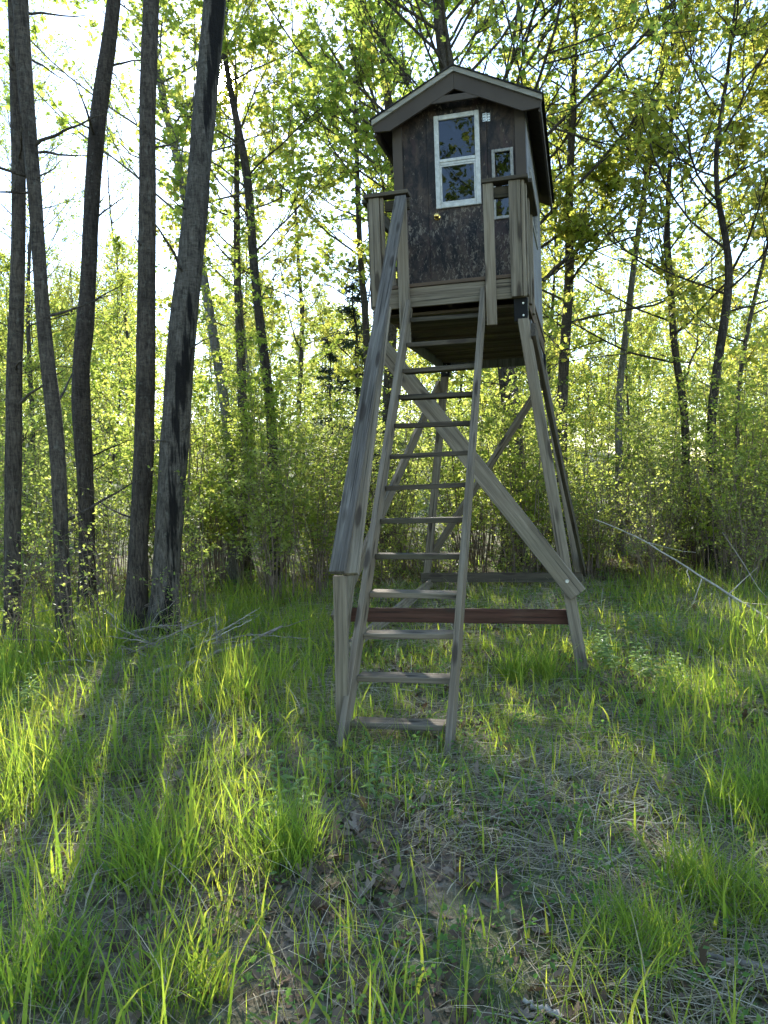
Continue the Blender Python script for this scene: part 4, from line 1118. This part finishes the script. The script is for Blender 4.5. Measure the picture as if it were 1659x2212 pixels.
# straw lying flat
rs = RS(203)
x, y, d, l = field(rs, 60000, 1.6, 11, 0.8)
cl = vnoise(x + 3, y + 5, 1.1) * 0.6 + vnoise(x, y, 3.1) * 0.4
cl = cl + 0.5 * gauss(x, y, gpt(1560, 2160)[:2], 0.45) + 0.3 * gauss(x, y, gpt(1130, 1680)[:2], 0.6)
keep = rs.rand(len(x)) < np.clip((cl - 0.40) * 2.4, 0.05, 1)
x, y, d = x[keep], y[keep], d[keep]; n = len(x)
L = rs.uniform(0.08, 0.38, n); az = rs.rand(n) * 6.283 + vnoise(x, y, 0.8) * 3
t = np.linspace(-0.5, 0.5, 4); cv = rs.normal(size=n) * 0.15
cx_ = x[:, None] + np.cos(az)[:, None] * L[:, None] * t - np.sin(az)[:, None] * L[:, None] * cv[:, None] * t ** 2 * 2
cy_ = y[:, None] + np.sin(az)[:, None] * L[:, None] * t + np.cos(az)[:, None] * L[:, None] * cv[:, None] * t ** 2 * 2
cz_ = gh(cx_, cy_) + rs.uniform(0.006, 0.05, n)[:, None] + L[:, None] * rs.uniform(-0.12, 0.12, n)[:, None] * t
cz_ = np.maximum(cz_, gh(cx_, cy_) + 0.004)
C = np.stack([cx_, cy_, cz_], -1); wd = rs.uniform(0.0006, 0.0016, n) * (1 + 0.10 * d)
V, Q = tubes(C, np.repeat(wd[:, None], 4, 1), 3)
g = mobj('straw', mesh_np('straw', V, [Q], True), M['straw'])
tag(g, 'flattened dry straw strewn over the ground', 'straw', kind='stuff')

# dead leaves: curled lobed sheets
rs = RS(204)
x, y, d, l = field(rs, 60000, 1.6, 14, 0.8)
keep = rs.rand(len(x)) < np.clip((vnoise(x + 31, y + 17, 1.3) * 0.6 + vnoise(x, y + 3, 4) * 0.4 - 0.3) * 2.6, 0.15, 1)
x, y = x[keep], y[keep]; n = len(x)
s = rs.uniform(0.016, 0.042, n)
tmpl = np.array([(0, 0, 0), (-1, 0, 0.1), (-0.75, 0.45, 0.3), (-0.35, 0.28, 0.1), (-0.1, 0.7, 0.45), (0.3, 0.3, 0.08), (0.65, 0.5, 0.3), (1.1, 0, 0.25), (0.6, -0.5, 0.28), (0.3, -0.28, 0.1), (-0.1, -0.7, 0.4), (-0.4, -0.28, 0.12), (-0.8, -0.4, 0.22)], float)
az = rs.rand(n) * 6.283; cu = rs.uniform(-0.6, 1.4, n)
tx, ty = rs.normal(size=n) * 0.45, rs.normal(size=n) * 0.45
lx = tmpl[None, :, 0] * s[:, None]; ly = tmpl[None, :, 1] * s[:, None] * rs.uniform(0.6, 1, n)[:, None]; lz = tmpl[None, :, 2] * s[:, None] * cu[:, None]
lz = lz + lx * tx[:, None] + ly * ty[:, None]
X = x[:, None] + lx * np.cos(az)[:, None] - ly * np.sin(az)[:, None]; Y = y[:, None] + lx * np.sin(az)[:, None] + ly * np.cos(az)[:, None]
Z = gh(x, y)[:, None] + lz - lz.min(1, keepdims=True) * 0.8 + 0.004
V = np.stack([X, Y, Z], -1).reshape(-1, 3); i = np.arange(n)[:, None] * 13
T3 = np.concatenate([i + np.array([[0, k, k % 12 + 1]]) for k in range(1, 13)])
g = mobj('leaf_litter', mesh_np('leaf_litter', V, [T3]), M['dead_leaf'])
tag(g, 'curled grey brown dead leaves on the ground', 'leaf litter', kind='stuff')

# small broad-leaved ground cover
rs = RS(205)
x, y, d, l = field(rs, 24000, 1.7, 17, 0.75)
keep = rs.rand(len(x)) < np.clip((vnoise(x + 12, y + 44, 1.6) - 0.3) * 1.8, 0.05, 1)
x, y = x[keep], y[keep]; n = len(x); k = 5
cxy = np.repeat(np.stack([x, y], 1), k, 0) + rs.normal(size=(n * k, 2)) * 0.022
pos = np.column_stack([cxy, gh(cxy[:, 0], cxy[:, 1]) + np.repeat(rs.uniform(0.02, 0.11, n), k) + rs.normal(size=n * k) * 0.012])
LV, LT = leaves(rs, pos, 0.028, 1.2, 0.0, aspect=0.6, fold=0.3)
g = mobj('ground_cover', mesh_np('ground_cover', LV, [LT]), M['herb'])
tag(g, 'small broad leaved herbs covering the ground', 'ground cover', kind='stuff')

# ------------------------------------------------------------------ grass tussocks
def tussock(label, u, v, n, h, r, seed, wid=0.005):
    rs = RS(seed); p = gpt(u, v)
    a = rs.rand(n) * 6.283; q = r * np.sqrt(rs.rand(n))
    x = p[0] + q * np.cos(a); y = p[1] + q * np.sin(a)
    n_ = n; z0 = gh(x, y) - 0.01
    lean = (q / r) * 0.45 + rs.uniform(0, 0.15, n)
    V, Q, T3 = blades(rs, x, y, h * rs.uniform(0.45, 1.1, n), rs.uniform(0.6, 1.3, n) * wid, lean, rs.uniform(0, 0.5, n))
    o = mobj('grass_tussock', mesh_np('grass_tussock', V, [Q, T3], True), M['grass'])
    tag(o, label, 'grass tussock', 'grass tussocks')
tussock('dense deep green grass tussock below the foot of the ladder, to its left', 620, 1860, 300, 0.38, 0.16, 301)
tussock('wide grass tussock in the lower right foreground', 1380, 2060, 280, 0.27, 0.17, 302)
tussock('tall grass tussock above the lower right tussock', 1500, 1930, 220, 0.30, 0.13, 303)
tussock('sunlit grass tussock near the right edge', 1620, 1760, 300, 0.36, 0.2, 304)
tussock('grass tussock at the right edge below the sunlit one', 1650, 1985, 220, 0.34, 0.16, 305)
tussock('bright yellow green tuft between the ladder and the front right leg', 1110, 1470, 150, 0.40, 0.10, 306, 0.007)
tussock('bright tuft just left of the front right leg', 1180, 1465, 130, 0.38, 0.09, 307, 0.007)
tussock('loose grass tuft at the bottom edge left of centre', 390, 2150, 160, 0.30, 0.16, 308, 0.007)
tussock('coarse grass tuft in the lower left corner', 90, 2120, 200, 0.34, 0.18, 309, 0.006)
tussock('grass tuft on the left with the longest shining blades', 340, 1900, 130, 0.42, 0.16, 310, 0.008)

# ------------------------------------------------------------------ upright herbs with whorled narrow leaves
def herb(label, u, v, n, h, seed, group):
    p = gpt(u, v); rs = RS(seed)
    root = empty('herb_plant', p); tag(root, label, 'plant', group)
    W = Acc(); LVs = Acc()
    for i in range(n):
        b = np.array([rs.normal() * 0.15, rs.normal() * 0.15, 0.0]); hh = h * rs.uniform(0.6, 1.1)
        t = np.linspace(0, 1, 6); P = b + np.stack([t * rs.normal() * 0.05, t * rs.normal() * 0.05, t * hh - 0.02], 1)
        V, Q = tubes(P[None], np.linspace(0.003, 0.0015, 6)[None], 4); mobj('stem', mesh_np('stem', V, [Q], True), M['herb'], root, Matrix.Translation(p))
        m = 18; s = np.linspace(0.3, 1, m); az = np.arange(m) * 2.4
        o = np.stack([np.interp(s, t, P[:, k]) for k in range(3)], 1)
        L = 0.095 * (1.25 - 0.6 * s) * rs.uniform(0.8, 1.2, m)
        dd = np.stack([np.cos(az), np.sin(az), np.full(m, 0.45)], 1); dd = nrmz(dd)
        sd = np.stack([-np.sin(az), np.cos(az), np.zeros(m)], 1) * (L * 0.11)[:, None]
        mid_ = o + dd * L[:, None] * 0.5; tip = o + dd * L[:, None] - np.array([0, 0, 1]) * (L * 0.45)[:, None]
        V = np.stack([o, mid_ + sd, tip, mid_ - sd], 1).reshape(-1, 3); ii = np.arange(m)[:, None] * 4
        LVs.add(V, None, np.concatenate([ii + np.array([[0, 2, 1]]), ii + np.array([[0, 3, 2]])]))
    mobj('foliage', LVs.mesh('foliage'), M['herb_pale'], root, Matrix.Translation(p))
herb('pale narrow leaved herb beside the foot of the front right leg', 1330, 1440, 5, 0.34, 401, None)
herb('clump of narrow leaved herbs right of the front right leg', 1410, 1475, 6, 0.32, 402, None)
herb('small herb standing in front of the ladder foot', 690, 1740, 5, 0.28, 403, None)
herb('narrow leaved herb behind the tower right leg', 1400, 1390, 4, 0.36, 404, None)
herb('herb clump at the foot of the left trunks', 400, 1430, 8, 0.3, 405, None)
herb('pale herb by the left edge', 40, 1560, 6, 0.3, 406, None)

# ------------------------------------------------------------------ fallen branches and sticks
def stick(label, pts, r0, r1, mat, seed, twigs=0, group=None, name='fallen_branch'):
    rs = RS(seed); pts = np.array(pts, float)
    P, Rr = resample(pts, np.linspace(r0, r1, len(pts)), 16); P[1:-1] += rs.normal(size=(14, 3)) * r0 * 0.5
    base = P[0].copy(); P = P - base
    W = Acc(); V, Q = tubes(P[None], Rr[None], 8); W.add(V, Q)
    for k in range(twigs):
        i = rs.randint(3, 15); d = nrmz(nrmz(P[min(i + 1, 15)] - P[i - 1]) + rs.normal(size=3) * 0.7); L = rs.uniform(0.2, 0.6)
        t = np.linspace(0, 1, 5)[:, None]; C = P[i] + d * t * L + rs.normal(size=(5, 3)) * 0.012
        V, Q = tubes(C[None], np.linspace(Rr[i] * 0.6, 0.0015, 5)[None], 5); W.add(V, Q)
    o = mobj(name, W.mesh(name, True), M[mat], None, Matrix.Translation(base)); tag(o, label, 'branch', group)
def gz(p, dz): return np.array([p[0], p[1], float(gh(p[0], p[1])) + dz])
stick('long pale fallen branch arching down to the right edge', [pix(1285, 1122, 9.8), pix(1370, 1155, 9.5), pix(1450, 1205, 9.1), pix(1530, 1255, 8.8), pix(1600, 1300, 8.5), gz(gpt(1700, 1365), 0.02)], 0.006, 0.016, 'dead_wood', 501, 9)
stick('thinner dead branch behind the long pale branch', [pix(1560, 1150, 9.9), pix(1605, 1215, 9.6), pix(1640, 1275, 9.3), gz(gpt(1700, 1340), 0.02)], 0.004, 0.010, 'dead_dark', 502, 6)
stick('dead branch lying in the grass in front of the thickest trunk', [gz(gpt(330, 1462), 0.03), gz(gpt(430, 1440), 0.07), gz(gpt(530, 1412), 0.10), gz(gpt(612, 1400), 0.22)], 0.022, 0.012, 'dead_dark', 503, 5)
stick('short pale log lying at the right edge of the foreground', [gz(gpt(1500, 2075), 0.02), gz(gpt(1580, 2095), 0.03), gz(gpt(1680, 2120), 0.03)], 0.010, 0.014, 'dead_dark', 504, 0, None, 'fallen_log')
stick('pale stick on the bottom edge right of centre', [gz(gpt(1130, 2170), 0.015), gz(gpt(1220, 2215), 0.02)], 0.008, 0.012, 'dead_wood', 505, 0)
stick('long thin bent stalk leaning in the grass left of the ladder', [gz(gpt(560, 1720), 0.0), pix(520, 1640, 5.6), pix(480, 1540, 5.8), pix(462, 1470, 5.9)], 0.005, 0.003, 'dead_dark', 506, 2)
rs = RS(507)
for k in range(26):
    u0, v0 = rs.uniform(230, 470), rs.uniform(1370, 1440); p = gpt(u0, v0); a = rs.rand() * 6.28; L = rs.uniform(0.4, 1.3)
    q = p + np.array([math.cos(a) * L, math.sin(a) * L * 0.6, 0]); m_ = (p + q) / 2
    stick('bare grey stick in the brush pile at the foot of the left trunks', [gz(p, 0.02), gz(m_, rs.uniform(0.05, 0.22)), gz(q, rs.uniform(0.02, 0.35))], rs.uniform(0.006, 0.013), 0.003, 'dead_dark' if k % 3 else 'dead_wood', 520 + k, 3, 'sticks of the brush pile')
for k in range(12):
    p = gpt(rs.uniform(120, 260), rs.uniform(1350, 1430)); a = rs.rand() * 6.28; L = rs.uniform(0.5, 1.2)
    q = p + np.array([math.cos(a) * L, math.sin(a) * L * 0.6, 0])
    stick('bare grey stick in the brush pile at the foot of the left trunks', [gz(p, 0.02), gz((p + q) / 2, rs.uniform(0.1, 0.3)), gz(q, rs.uniform(0.1, 0.55))], rs.uniform(0.006, 0.012), 0.003, 'dead_dark', 560 + k, 3, 'sticks of the brush pile')
